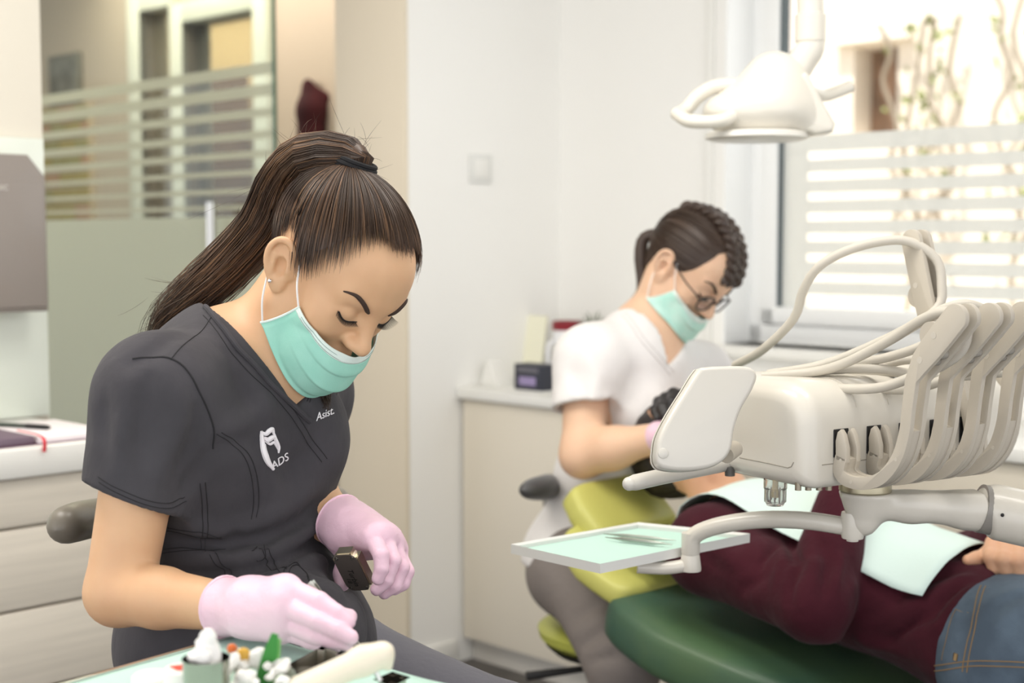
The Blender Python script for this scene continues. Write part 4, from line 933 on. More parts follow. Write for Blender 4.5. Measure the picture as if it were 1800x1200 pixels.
# instrument tray with paper lining and instruments lying on it
tp = [Q(897, 962, 1.98), Q(1130, 918, 2.34), Q(1322, 942, 2.16), Q(1052, 1000, 1.84)]
zt_ = float(np.mean([p[2] for p in tp])); 
def onz(px, py, z_): r = ray(px, py); t = (z_ - CAMZ) / r[2]; return np.array([0, 0, CAMZ]) + r * t
zt_ = float(Q(1110, 968, 2.07)[2])
cs = [onz(px, py, zt_) for px, py in ((898, 963), (1122, 924), (1318, 944), (1055, 998))]
TR = empty('instrument_tray', np.mean(cs, axis=0), 'white instrument tray with mint paper on the swinging arm', 'tray')
def quadg(cs, k, dz, th):
    c = np.mean(cs, axis=0); P = [c + (p - c) * k for p in cs]; V = [p + [0, 0, dz] for p in P] + [p + [0, 0, dz + th] for p in P]
    return V, [(3, 2, 1, 0), (4, 5, 6, 7)] + [(i, (i + 1) % 4, 4 + (i + 1) % 4, 4 + i) for i in range(4)]
m_tray = mat('white_tray', (220, 220, 216), .3); gg = g(); gg.add(*quadg(cs, 1.0, -.008, .004)); gg.put('tray_base', m_tray, TR, smooth=False)
gg = g(); c = np.mean(cs, axis=0)
for i in range(4):
    a, b = cs[i], cs[(i + 1) % 4]; ai, bi = c + (a - c) * .955, c + (b - c) * .955
    cutf = .0 if i != 3 else .0
    V = [a, b, bi, ai]; V = [p + [0, 0, -.004] for p in V] + [a + [0, 0, .006], b + [0, 0, .006], bi + [0, 0, .003], ai + [0, 0, .003]]
    gg.add(V, [(0, 1, 2, 3), (7, 6, 5, 4), (0, 4, 5, 1), (1, 5, 6, 2), (2, 6, 7, 3), (3, 7, 4, 0)])
gg.put('tray_rim', m_tray, TR, smooth=False)
m_paper = mat('mint_paper', (184, 216, 204), .8, bump=(120, .2, .001)); gg = g(); gg.add(*quadg(cs, .955, -.0035, .001)); gg.put('paper_lining', m_paper, TR, smooth=False)
m_inst = mat('instrument_steel', (176, 182, 172), .3, .9)
def instr(name, p, q_, label, w=.003, z_=None):
    a, b = onz(*p, zt_ - .0005), onz(*q_, zt_ - .0005); t = np.linspace(0, 1, 12)[:, None]; P = a + (b - a) * t + [0, 0, w]; 
    return g().tube(P, np.interp(np.linspace(0, 1, 12), [0, .12, .3, .7, .88, 1], [.0006, .0012, w, w, .0012, .0006]), 10).put(name, m_inst, None, label=label, cat='instrument')
instr('dental_probe', (1060, 941), (1188, 953), 'steel probe lying across the back of the paper lined tray')
instr('dental_tweezers', (1064, 948), (1182, 961), 'steel tweezers nearer the front of the paper lined tray', .0036)
# ---------------------------------------------------------------- the dentist in white, bent over the patient
m_skin2 = mat('fair_skin', (228, 190, 160), .5, sss=.1, var=(22, .2, (214, 166, 138)))
m_whitec = mat('white_cotton', (232, 229, 228), .85, bump=(13, .5, .012, (1, 1, .6)), var=(10, .05)); m_pant2 = mat('taupe_trousers', (128, 120, 116), .85, bump=(13, .5, .012))
m_hairD = mat('dark_brown_hair', (56, 44, 38), .42, var=(9, .5, (84, 66, 54)))
B2 = empty('person', (.25, 3.0, 0), 'person in white tunic and glasses treating the reclined patient', 'person')
HM2 = head_frame(Q(1170, 466, 2.96), 47, 46, 8)
SR, SL = Q(1032, 634, 2.93), Q(1232, 655, 3.16); EL, WR1 = Q(1024, 800, 2.86), Q(1170, 766, 2.74); EL2, WR2 = Q(1250, 800, 3.10), Q(1190, 735, 2.86)
NB = Q(1128, 560, 3.02); CH = Q(1108, 722, 3.04)
def torso2(S, e=0.0):
    S.inf = e
    S.ell(CH, (.152, .11, .175), R=T3); S.cap(SR + [.012, .01, 0], SL, .062, .06, k=.05)
    S.cap(NB + [-.02, 0, -.02], SR + [.03, 0, 0], .05, .046, k=.05); S.cap(NB + [0, 0, -.03], SL + [-.03, 0, 0], .048, .046, k=.05)
    S.ell(Q(1135, 640, 3.0), (.09, .075, .10), R=T3, k=.05)
    for q in (-1, 1): S.ell(CH + Ft * .078 + Lt * q * .07 - Ut * .005, (.06, .06, .066), R=T3, k=.05)
    S.ell(Q(1065, 850, 3.04), (.135, .105, .14), R=T3, k=.06); S.ell(Q(1042, 968, 3.04), (.165, .13, .125), R=T3, k=.06); S.inf = 0.0
HR, HL = Q(1030, 1000, 2.93), Q(1115, 985, 3.10); KR, KL = Q(1096, 1152, 2.75), Q(1290, 1085, 3.25)
def legs2(S, e=0.0):
    S.inf = e; S.ell(Q(1045, 1000, 3.03), (.165, .13, .11), R=T3, k=.05); S.cap(HR, KR, .098, .076, k=.05); S.cap(HL, KL, .088, .062, k=.05)
    for K in (KR, KL): S.cap(K, np.array([K[0] - .01, K[1] + .06, .10]), .064, .042, k=.03)
    S.inf = 0.0
S = Body(); add_head(S, HM2); S.cap(hpt(HM2, 0, -.022, -.03), NB + [.015, 0, -.03], .05, .056, k=.035); torso2(S, -.009); legs2(S, -.007)
for K in (KR, KL): f0 = np.array([K[0] - .01, K[1] + .06, .07]); S.cap(f0, f0 + [.06, -.13, -.035], .036, .028, k=.03)
S.cap(SR, EL, .049, .042, k=.03); S.chain([EL, EL + (WR1 - EL) * .38, WR1], [.042, .039, .028], k=.03); S.cap(SL, EL2, .046, .041, k=.03); S.chain([EL2, EL2 + (WR2 - EL2) * .4, WR2], [.041, .037, .027], k=.03)
S.chain([WR1, Q(1215, 762, 2.70)], [.026, .014], k=.01); S.chain([WR2, Q(1184, 716, 2.83)], [.024, .012], k=.01)
hc = hpt(HM2, 0, .01, 0); S2 = S
put_body('body', S.mesh(.008, [(hc - .14, hc + .14, .003)]), m_skin2, B2)
T = Body(); sd = nrm(EL - SR); cu_ = SR + (EL - SR) * .50
T.cap(SR, cu_ + sd * .03, .070, .070, k=.035); T.cut([(cu_, nrm(sd + [.12, 0, 0]))], k=.003); T.cap(SR + sd * .1, EL, .055, .055, k=.003, op='s'); torso2(T, 0.0)
T.cap(SL, SL + (EL2 - SL) * .6, .066, .068, k=.035); T.ell(Q(1042, 985, 3.03), (.158, .13, .11), R=T3, k=.05)
VB = Q(1186, 648, 2.92); NR, NL = Q(1095, 536, 3.0), Q(1196, 560, 3.12)
n1 = np.cross(VB - NR, Ft); n1 = n1 if n1[2] > 0 else -n1; n2 = np.cross(VB - NL, Ft); n2 = n2 if n2[2] > 0 else -n2
T.cut([(VB, n1), (VB, n2)], k=.003, lo=(.1, 2.6, .9), hi=(.6, 3.4, 1.4)); T.cut([(Q(1030, 1006, 3.0), [-.15, 0, -1.0])], k=.01)
cf2 = folds(T, [([(1072, 690), (1066, 760), (1050, 830)], .018, -.012), ([(985, 870), (1050, 895), (1140, 880)], .014, -.012), ([(985, 910), (1060, 930), (1150, 905)], .014, .012), ([(1160, 680), (1150, 750), (1110, 800)], .018, .010), ([(1120, 640), (1110, 720)], .016, -.008), ([(1000, 640), (1030, 700)], .016, -.006), ([(1020, 610), (1050, 660), (1045, 700)], .014, .006), ([(980, 950), (1060, 960), (1130, 950)], .012, -.008)], (2.6, 3.3))
T.disp = lambda P: cf2(P) + .003 * wob(P, 26, 4)
tn = put_body('tunic', T.mesh(.006), m_whitec, B2)
double(T, [(1098, 548), (1130, 590), (1160, 625), (1184, 655)], tn, -6, 5, m=mat('pale_thread', (206, 202, 200), .8), d=(2.6, 3.3), r=.0009)
lettering('DR. MED.', (1140, 732), (.7, -.1), (0, -.95), 14, 'embroidery', d=(2.6, 3.3), S_=T, m=mat('blue_thread', (150, 156, 196), .8), parent=tn) if False else None
P_ = Body(); legs2(P_, .004)
cf3 = folds(P_, [([(1020, 1140), (1060, 1110), (1130, 1100)], .014, -.012), ([(1010, 1090), (1060, 1060)], .012, -.008), ([(1030, 1165), (1090, 1150), (1150, 1160)], .012, -.010), ([(1010, 1120), (1070, 1085)], .014, .007)], (2.2, 3.3))
P_.disp = lambda P: cf3(P) + .0025 * wob(P, 26, 6)
put_body('trousers', P_.mesh(.008), m_pant2, B2)
SK2 = Body().fr(HM2); SK2.ell((0, -.008, .040), (.0725, .096, .082)); SK2.ell((0, .034, .048), (.061, .058, .054), k=.03); SK2.ell((0, .032, -.022), (.056, .055, .078), k=.03)
SK2.fr(np.eye(4)).cap(hpt(HM2, 0, -.022, -.03), NB, .05, .056, k=.03)
TIE2 = np.array([0, -.108, .005]); cap2 = scalp_paths(SK2, HM2, hair_root(phis, sg) * [1, 1, .96], TIE2, 18, (.001, .007), .001, lift=RNG.normal(0, .0012, 178)); cap2 = np.concatenate([cap2, cap2[:1]], 0)
hair2 = g().grid(cap2).put('hair', m_hairD, B2, angle=None)
n = 500; rt = hair_root(RNG.uniform(0, math.pi, n), RNG.choice([-1, 1], n)); sp = scalp_paths(SK2, HM2, rt, TIE2, 12, (.001, .008), .008, lift=RNG.normal(.0005, .0015, n))
strands('hair_locks', list(sp), .0011, mat('dark_brown_hair_light', (78, 62, 52), .38, var=(8, .6, (44, 34, 30))), hair2)
gg = g()                                             # plaits over the crown
for off_, ph0 in ((-.016, 0), (.016, 2.0)):
    for st in range(3):
        P = []
        for t in np.linspace(0, 1, 70):
            a = -.55 + 2.35 * t; b = 26 * t + st * 2.094 + ph0; P.append(hpt(HM2, off_ + .010 * math.sin(b), -.008 + (.104 + .005 * math.sin(2 * b)) * math.cos(a + .75), .040 + (.092 + .005 * math.sin(2 * b)) * math.sin(a + .75)))
        gg.tube(P, .0088, 8)
gg.put('braid', m_hairD, hair2)
gg = g(); gg.tube(bez([hpt(HM2, 0, -.10, .01), hpt(HM2, -.01, -.115, -.035), Q(1128, 505, 3.06), Q(1112, 528, 3.08)], 16), np.linspace(.03, .012, 16) if False else np.interp(np.linspace(0, 1, len(bez([(0, 0, 0), (1, 0, 0), (2, 0, 0), (3, 0, 0)], 16))), [0, .5, 1], [.012, .015, .006]), 12); gg.put('low_ponytail', m_hairD, hair2)
face_bits(S2, HM2, B2)
m_mask, m_mask1 = mat('pale_mint_nonwoven', (178, 226, 212), .8, var=(30, .4, (224, 240, 234))), m_mask
mask(S2, HM2, B2, (.0755, .012, .022, .079, -.012, -.027))
sp_ = empty('glasses', hpt(HM2, 0, .11, .005)); sp_.parent = B2; sp_.matrix_parent_inverse = wm(B2).inverted(); m_gl = mat('dark_tortoise', (44, 36, 36), .3)
rims = []
for q in (-1, 1):
    rim = [hpt(HM2, q * (.034 + .0235 * math.copysign(abs(math.cos(t)) ** .7, math.cos(t))), .104 - .006 * abs(math.cos(t)) * (1 if math.cos(t) > 0 else .2), .004 + .0185 * math.copysign(abs(math.sin(t)) ** .75, math.sin(t))) for t in np.linspace(0, 2 * math.pi, 41)]
    g().tube(rim, .0019, 8, cap=False).put('rim', m_gl, sp_); rims.append(rim)
    V = np.array([np.mean(rim, axis=0)] + rim[:-1]); g().add(V, [(0, i + 1, (i + 1) % 40 + 1) for i in range(40)]).put('lens', pane_mat('lens_glass%d' % q, (.93, .93, .95), .1), sp_, solid=.001)
    g().tube(bez([rim[0], hpt(HM2, q * .068, .09, .012), hpt(HM2, q * .077, .05, .014), hpt(HM2, q * .078, -.005, .022)], 16), .0018, 8).put('temple', m_gl, sp_)
g().tube(bez([hpt(HM2, -.011, .104, .009), hpt(HM2, 0, .108, .012), hpt(HM2, .011, .104, .009)], 8), .0019, 8).put('bridge', m_gl, sp_)
m_bglove = mat('black_nitrile', (40, 37, 38), .4)
def glove2(name, parent, chains, m, res=.0035):
    Gv = Body()
    for c, r_ in chains: Gv.chain([Q(*p) for p in c], r_, k=.006)
    return put_body(name, Gv.mesh(res), m, parent)
glove2('glove', B2, [([(1196, 742, 2.87), (1183, 715, 2.83)], [.030, .028]), ([(1188, 708, 2.82), (1170, 700, 2.78), (1164, 716, 2.75), (1168, 730, 2.735)], [.014, .012, .010, .009]), ([(1182, 704, 2.83), (1158, 706, 2.80), (1152, 722, 2.77), (1156, 735, 2.755)], [.013, .011, .010, .009]),
    ([(1192, 702, 2.81), (1184, 692, 2.77), (1180, 706, 2.74), (1182, 722, 2.73)], [.014, .012, .010, .009]), ([(1200, 704, 2.80), (1200, 694, 2.76), (1198, 706, 2.735), (1196, 720, 2.73)], [.013, .011, .009, .0085]), ([(1200, 735, 2.84), (1188, 745, 2.79), (1180, 745, 2.76)], [.015, .012, .010])], m_bglove)
glove2('glove', B2, [([(1160, 768, 2.745), (1210, 762, 2.70)], [.032, .028]), ([(1215, 755, 2.69), (1235, 752, 2.66), (1240, 768, 2.64), (1232, 780, 2.63)], [.014, .012, .010, .009]), ([(1214, 766, 2.69), (1236, 768, 2.66), (1238, 784, 2.64), (1228, 792, 2.63)], [.014, .012, .010, .009]),
    ([(1212, 776, 2.69), (1230, 782, 2.67), (1230, 796, 2.65), (1220, 802, 2.64)], [.013, .011, .009, .0085]), ([(1208, 784, 2.70), (1222, 794, 2.68), (1220, 806, 2.66)], [.012, .010, .008]), ([(1195, 758, 2.70), (1210, 740, 2.67), (1228, 742, 2.65)], [.015, .012, .010])], m_glove)
# ---------------------------------------------------------------- stools
def stool(name, c, zs_, label, seatm, padm, arc, gr, r=.185):
    st = empty(name, (c[0], c[1], 0), label, 'stool', gr); Mz = Matrix.Translation((c[0], c[1], 0))
    g().lathe([(.001, zs_ - .045), (r - .02, zs_ - .045), (r, zs_ - .03), (r + .004, zs_ - .012), (r - .012, zs_), (r * .6, zs_ + .004), (.001, zs_ + .002)], 40, M=Mz).put('seat', seatm, st)
    g().lathe([(.001, zs_ - .062), (r - .03, zs_ - .062), (r - .012, zs_ - .046), (.001, zs_ - .045)], 36, M=Mz).put('seat_pan', m_dark, st)
    g().lathe([(.03, .08), (.03, zs_ * .5), (.02, zs_ * .5 + .004), (.02, zs_ - .06)], 20, M=Mz).put('gas_column', m_steel, st)
    for k in range(5):
        a = k * 1.2566 + .3; e = np.array([c[0] + .27 * math.cos(a), c[1] + .27 * math.sin(a), .075])
        g().tube([(c[0], c[1], .10), e], [.024, .016], 10).put('base_leg', m_steel, st)
        ca = g().tube([e + [-.012 * math.sin(a), .012 * math.cos(a), -.045], e + [.012 * math.sin(a), -.012 * math.cos(a), -.045]], .03, 18).put('caster', m_dark, st)
    P = bez([Q(*p) for p in arc], 60); k = len(P); g().tube(P, .027 * np.sqrt(1.0008 - np.abs(np.linspace(-1, 1, k)) ** 7), 18, flat=1.0).put('back_bolster', padm, st)
    mid = P[k // 2]; g().tube(bez([mid, mid + [0, .02, -.08], np.array([(mid[0] + c[0]) / 2, (mid[1] + c[1]) / 2 + .05, zs_ - .08]), (c[0], c[1], zs_ - .055)], 16), .012, 10).put('back_stem', m_steel, st)
    g().tube([(c[0] - .05, c[1] - .1, zs_ - .07), (c[0] - r - .03, c[1] - .12, zs_ - .085)], [.006, .01], 10).put('lever', m_dark, st); return st
m_lime = mat('lime_vinyl', (176, 180, 84), .42, bump=(300, .1, .0005)); m_greyv = mat('taupe_grey_vinyl', (112, 106, 96), .35, bump=(300, .1, .0005)); m_darkg = mat('dark_grey_vinyl', (84, 84, 86), .35)
stool('dental_stool', (-.36, 1.90), .558, 'taupe padded dental stool under the person in charcoal scrubs', m_greyv, m_greyv,
      [(98, 932, 1.80), (130, 918, 1.86), (200, 905, 2.06), (330, 890, 2.24), (470, 880, 2.30), (570, 878, 2.26), (604, 884, 2.20)], 'stools of the two practitioners')
stool('dental_stool', (.235, 3.04), float(Q(1090, 1100, 3.0)[2]), 'lime green dental stool under the person in white', m_lime, m_darkg,
      [(918, 862, 2.84), (960, 856, 2.95), (962, 854, 3.12), (985, 852, 3.32), (1080, 846, 3.40), (1180, 850, 3.38)], 'stools of the two practitioners', r=.175)
# ---------------------------------------------------------------- the reclined patient
m_sweat = mat('burgundy_knit', (68, 27, 37), .95, sheen=.05, spec=.15, bump=(15, .6, .014), var=(12, .25)); m_jean = mat('blue_denim', (92, 108, 124), .85, bump=(420, .5, .0008), var=(16, .55, (56, 68, 82)))
m_skin3 = mat('patient_skin', (214, 168, 136), .5, sss=.1, var=(22, .25, (196, 140, 108)))
PA = empty('person', (.55, 2.5, 0), 'reclined patient in burgundy sweater and blue jeans under a mint bib', 'person')
PS, PH = Q(1318, 945, 2.62), Q(1765, 1118, 2.28); axp = nrm(PH - PS); lat = nrm([.65, .76, 0]); lat = nrm(lat - axp * (lat @ axp)); upp = np.cross(axp, lat); upp = upp if upp[2] > 0 else -upp
P3 = np.stack([lat, axp, upp], 1)
NS, NE, NW = PS - lat * .155 - upp * .0 + axp * .02, Q(1432, 1062, 2.27), Q(1482, 885, 2.40)
FS, FE, FW = PS + lat * .17, PS + lat * .24 + axp * .27 - upp * .01, Q(1772, 946, 2.36)
def ptorso(S, e=0.0):
    S.inf = e
    S.ell(PS + axp * .12, (.165, .20, .105), R=P3); S.ell(PS + axp * .30 + upp * .005, (.155, .17, .105), R=P3, k=.06); S.ell(PH - axp * .02, (.165, .14, .112), R=P3, k=.06)
    S.cap(NS + upp * .01, FS, .075, .07, k=.05); S.inf = 0.0
PK = [PH + axp * .02 - lat * .085, PH + axp * .02 + lat * .085]
def plegs(S, e=0.0):
    S.inf = e; S.ell(PH + axp * .05, (.168, .13, .118), R=P3, k=.05)
    for q, p in zip((-1, 1), PK):
        kn = p + np.array([.29, -.27, .10]) + lat * q * .02; an = kn + np.array([.26, -.22, -.12]); S.cap(p, kn, .092, .066, k=.05); S.cap(kn, an, .062, .045, k=.03)
    S.inf = 0.0
PHM = np.eye(4); PHM[:3, 0] = -lat; PHM[:3, 1] = nrm(upp + .1 * axp); PHM[:3, 2] = np.cross(PHM[:3, 0], PHM[:3, 1]); PHM[:3, 3] = Q(1216, 792, 2.80)
S = Body(); add_head(S, PHM); S.cap(PS + upp * .0, hpt(PHM, 0, -.02, -.03), .058, .055, k=.03); ptorso(S, -.024); plegs(S, -.008)
for q, p in zip((-1, 1), PK):
    an = p + np.array([.55, -.49, -.02]) + lat * q * .02; S.cap(an, an + upp * .12 + axp * .05, .04, .03, k=.03)
S.chain([NS, NE, NW], [.052, .042, .028], k=.02); S.chain([NW, Q(1476, 856, 2.46), Q(1470, 840, 2.5)], [.03, .026, .018], k=.02)
S.chain([FS, FE, FW], [.05, .042, .029], k=.02)
# the far hand, curled over the belt
hd = [([(1772, 946, 2.36), (1800, 958, 2.29)], [.031, .030], .02),
      ([(1748, 955, 2.31), (1742, 978, 2.265), (1748, 1000, 2.262)], [.0155, .0128, .0105], .004), ([(1768, 956, 2.295), (1764, 982, 2.25), (1770, 1004, 2.25)], [.0158, .013, .0108], .004), ([(1792, 958, 2.285), (1789, 985, 2.24), (1793, 1008, 2.24)], [.0155, .0125, .0105], .004), ([(1815, 962, 2.28), (1812, 986, 2.24), (1815, 1006, 2.24)], [.014, .0115, .0095], .004),
      ([(1760, 958, 2.34), (1735, 976, 2.30), (1716, 982, 2.29), (1702, 984, 2.285)], [.018, .0135, .0115, .0095], .006)]
for c, r_, k_ in hd: S.chain([Q(*p) for p in c], r_, k=k_)
hq = Q(1765, 975, 2.28); SP = S
put_body('body', S.mesh(.010, [(hq - .09, hq + .09, .003)]), m_skin3, PA)
for px, py, dd_ in ((1745, 1001, 2.26), (1768, 1004, 2.245)): pass
T = Body(); ptorso(T, .004)
T.chain([NS, NE], [.070, .058], k=.03); T.chain([NE, NW], [.060, .045], k=.025); T.chain([FS, FE, FE + (FW - FE) * .93], [.066, .052, .038], k=.03)
he = Q(1700, 1080, 2.2); nh = nrm(axp + .10 * lat + .22 * upp)
T.cut([(PH + axp * .005 - upp * .02, nh)], k=.006)
cfp = folds(T, [([(1240, 960), (1300, 985), (1370, 950)], .016, .008), ([(1330, 1010), (1365, 960), (1385, 930)], .009, -.010), ([(1360, 1035), (1375, 985), (1372, 945)], .008, .010), ([(1388, 1060), (1405, 990), (1385, 945)], .008, -.012), ([(1412, 1065), (1432, 990), (1405, 940)], .009, .010), ([(1440, 1060), (1458, 985), (1430, 930)], .008, -.009),
    ([(1300, 1040), (1350, 1010)], .010, -.008), ([(1466, 1040), (1482, 970)], .009, .008), ([(1500, 1030), (1600, 1000), (1690, 985)], .010, .008), ([(1500, 1065), (1600, 1035), (1700, 1000)], .011, -.010), ([(1520, 1105), (1620, 1060), (1700, 1012)], .009, .010), ([(1550, 1135), (1640, 1080), (1700, 1022)], .009, -.011), ([(1580, 1160), (1650, 1100), (1700, 1035)], .009, .009),
    ([(1600, 960), (1660, 955), (1720, 975)], .009, -.006), ([(1440, 1120), (1520, 1130), (1600, 1150)], .014, .008), ([(1220, 930), (1260, 960), (1300, 1000)], .014, .008), ([(1450, 1150), (1540, 1165)], .012, -.008)], (1.9, 2.9))
T.disp = lambda P: 1.1 * cfp(P) + .003 * wob(P, 24, 8)
TP = T; sw = put_body('sweater', T.mesh(.006), m_sweat, PA)
J = Body(); plegs(J, .004)
cfj = folds(J, [([(1720, 1095), (1745, 1062), (1800, 1035)], .011, .008), ([(1730, 1075), (1770, 1052), (1810, 1042)], .009, -.008), ([(1745, 1105), (1800, 1065)], .010, .006), ([(1700, 1110), (1690, 1060)], .009, -.006)], (1.6, 2.6))
J.disp = lambda P: cfj(P) + .002 * wob(P, 24, 11)
je = put_body('jeans', J.mesh(.008), m_jean, PA); m_gold = mat('ochre_thread', (150, 122, 84), .8)
for pix, dx, dy in (([(1725, 1030), (1712, 1080), (1700, 1130), (1692, 1180)], 8, 1), ([(1640, 1170), (1700, 1162), (1760, 1162), (1830, 1166)], 0, 9)): double(J, pix, je, dx, dy, m=m_gold, d=(1.6, 2.5), r=.0009)
stitch(J, [(1680, 1070), (1700, 1076)], je, m=m_gold, d=(1.6, 2.5)); stitch(J, [(1680, 1070), (1664, 1120), (1655, 1160)], je, m=m_gold, d=(1.6, 2.5))
g().tube([J.hit(1681, 1148, 1.6, 2.5), J.hit(1679, 1160, 1.6, 2.5)], .004, 6).put('belt_rivet', mat('copper_tag', (150, 124, 86), .4, .6), je)
# hair of the patient
SKp = Body().fr(PHM); SKp.ell((0, -.008, .040), (.0725, .096, .082)); SKp.ell((0, .034, .048), (.061, .058, .054), k=.03); SKp.fr(np.eye(4))
capp = scalp_paths(SKp, PHM, hair_root(phis, sg), np.array([0, -.03, .125]), 12, (.002, .012), .0, lift=RNG.normal(0, .002, 178)); capp = np.concatenate([capp, capp[:1]], 0)
g().grid(capp).put('hair', mat('near_black_hair', (34, 28, 27), .5), PA, angle=None)
# mint bib draped over the chest
bb = np.zeros((34, 40, 3))
for i, a in enumerate(np.linspace(-.17, .42, 34)):
    for j, b in enumerate(np.linspace(-.15, .24, 40)):
        bb[i, j] = PS + axp * (a + .10 * max(0, -b) * 0) + lat * b + upp * .20
U_ = Body(); ptorso(U_, .016); U_.chain([NS, NE], [.074, .062], k=.04); U_.chain([FS, FE], [.07, .056], k=.04)
X = bb.reshape(-1, 3)
for _ in range(40):
    D = U_.at(X); X = X - upp * np.clip(D - .004, -.01, .02)[:, None] * .8
X = X + upp[None] * (.003 * wob(X, 40, 12))[:, None]
drop = np.clip((X - PS) @ upp, -.06, 1); X = X - upp * (((X - PS) @ upp) - drop)[:, None]
m_bib = mat('mint_bib', (212, 232, 226), .75, bump=(200, .3, .001))
bibo = g().grid(X.reshape(34, 40, 3)).put('paper_bib', m_bib, None, angle=None, solid=.0012, label='mint paper bib spread over the chest of the patient', cat='bib')
# ---------------------------------------------------------------- the patient chair
m_green = mat('dark_green_vinyl', (58, 88, 74), .38, var=(5, .4, (92, 116, 62)), bump=(300, .1, .0005)); m_lime2 = mat('lime_upholstery', (192, 190, 104), .42, bump=(300, .1, .0005))
CHR = empty('dental_chair', (PH[0], PH[1], 0), 'green dental patient chair with lime backrest under the reclined patient', 'dental chair')
def slab(prof, wl, th, name, m, bev=.02, edge=.0):
    P = [PS + axp * a + upp * b for a, b in prof]; n_ = len(P); gg = g(); V = []
    cen = bez(P, 30); T_ = np.gradient(cen, axis=0); T_ /= np.linalg.norm(T_, axis=1)[:, None]; Nn = np.cross(lat, T_); Nn = Nn * np.sign(Nn @ upp)[:, None]; k = len(cen); ring = []
    tt = np.linspace(0, 2 * math.pi, 40, endpoint=False); R_ = []
    wv = np.interp(np.linspace(0, 1, k), np.linspace(0, 1, len(wl)), wl)
    for i in range(k):
        e_ = math.sqrt(max(0.02, 1 - (2 * abs(i / (k - 1) - .5)) ** 14))
        R_.append([cen[i] - Nn[i] * th / 2 + lat * wv[i] * e_ * math.copysign(abs(math.cos(t)) ** .28, math.cos(t)) + Nn[i] * (th / 2) * e_ * math.copysign(abs(math.sin(t)) ** .5, math.sin(t)) for t in tt])
    V = np.array(R_).reshape(-1, 3); F = [(i * 40 + j, i * 40 + (j + 1) % 40, (i + 1) * 40 + (j + 1) % 40, (i + 1) * 40 + j) for i in range(k - 1) for j in range(40)] + [tuple(range(40)), tuple(range((k - 1) * 40, k * 40))]
    return gg.add(V, F).put(name, m, CHR, angle=60)
bk = -.136
slab([(-.20, bk + .02), (.0, bk + .012), (.2, bk + .020), (.36, bk + .015), (.52, bk - .01)], [.20, .255, .265, .25, .24], .11, 'backrest', m_green)
slab([(-.32, bk + .085), (-.22, bk + .05), (-.10, bk + .028)], [.16, .20, .20], .06, 'backrest_pad', m_lime2)
slab([(-.355, bk + .150), (-.30, bk + .118), (-.24, bk + .080)], [.11, .13, .13], .06, 'headrest', m_lime2)
slab([(.46, bk - .03), (.70, bk - .02), (1.1, bk - .02)], [.25, .25, .22], .11, 'seat_pad', m_green)
bc = PH + axp * .1; g().lathe([(.26, 0), (.26, .03), (.14, .06), (.12, .10), (.11, .30), (.16, float(bc[2]) - .24)], 32, M=Matrix.Translation((bc[0], bc[1], 0))).put('pedestal', m_plast, CHR)
# ---------------------------------------------------------------- fitted furniture
m_cab = mat('cream_laminate', (226, 218, 204), .45, var=(3, .10, None, (1, 1, 26)), bump=(30, .06, .001, (1, 1, 20)))
m_cab2 = mat('cream_laminate_back', (226, 218, 202), .5)
cb = empty('drawer_cabinet', Rm(-2.8, 1.0, 0), 'cream drawer cabinet under the dispenser by the glass door', 'cabinet')
g().box(-3.035, -2.62, .565, 1.475, .08, .79, .002).put('carcass', m_cab, cb, M=ROOM)
g().box(-3.035, -2.66, .565, 1.46, 0, .08, .002).put('plinth', mat('plinth_grey', (150, 146, 138), .6), cb, M=ROOM)
zz_ = [.786, .690, .528, .366, .09]
zz_ = [.790, .692, .530, .368, .206, .085]
for i in range(5): g().box(-2.62, -2.60, .57, 1.470, zz_[i + 1] + .003, zz_[i] - .003, .003).put('drawer', m_cab, cb, M=ROOM)
g().box(-3.035, -2.585, .0, 1.495, .79, .848, .006).put('worktop', m_white, None, M=ROOM, label='thick white worktop on the drawer cabinet holding the notebook', cat='worktop')
g().box(-3.035, -3.025, .0, 1.535, .85, 1.475, .002).put('splashback', mat('pale_glass_panel', (228, 234, 224), .12, coat=.4), None, M=ROOM, label='pale glossy splashback panel behind the worktop under the dispenser', cat='panel')
# paper dispenser
dp = empty('paper_dispenser', Rm(-2.98, 1.3, 1.09), 'taupe grey wall mounted paper dispenser with a sloping top', 'dispenser'); m_disp = mat('taupe_plastic', (140, 132, 126), .32, coat=.2)
MD = ROOM @ Matrix(((0, 1, 0, 0), (1, 0, 0, 0), (0, 0, 1, 0), (0, 0, 0, 1)))      # prism x -> room y, prism y -> room x
g().prism([(1.10, 1.092), (1.488, 1.092), (1.488, 1.385), (1.448, 1.432), (1.10, 1.432)], -3.022, -2.925, .006, M=MD).put('housing', m_disp, dp)
g().prism([(1.11, 1.102), (1.480, 1.102), (1.480, 1.375), (1.11, 1.375)], -2.928, -2.918, .004, M=MD).put('front_cover', m_disp, dp)
g().box(-2.917, -2.9155, 1.22, 1.235, 1.15, 1.24, .0005).put('level_window', mat('pale_window', (214, 208, 196), .3), dp, M=ROOM)
V, F_ = text_mesh('TONIC', .016); V = np.array([(-2.9172, 1.372 + v[0], 1.354 + v[1]) for v in V]); G().add(V, F_).put('lettering', mat('pale_lettering', (206, 200, 194), .5), dp, M=ROOM, smooth=False, solid=.0006, fix=False)
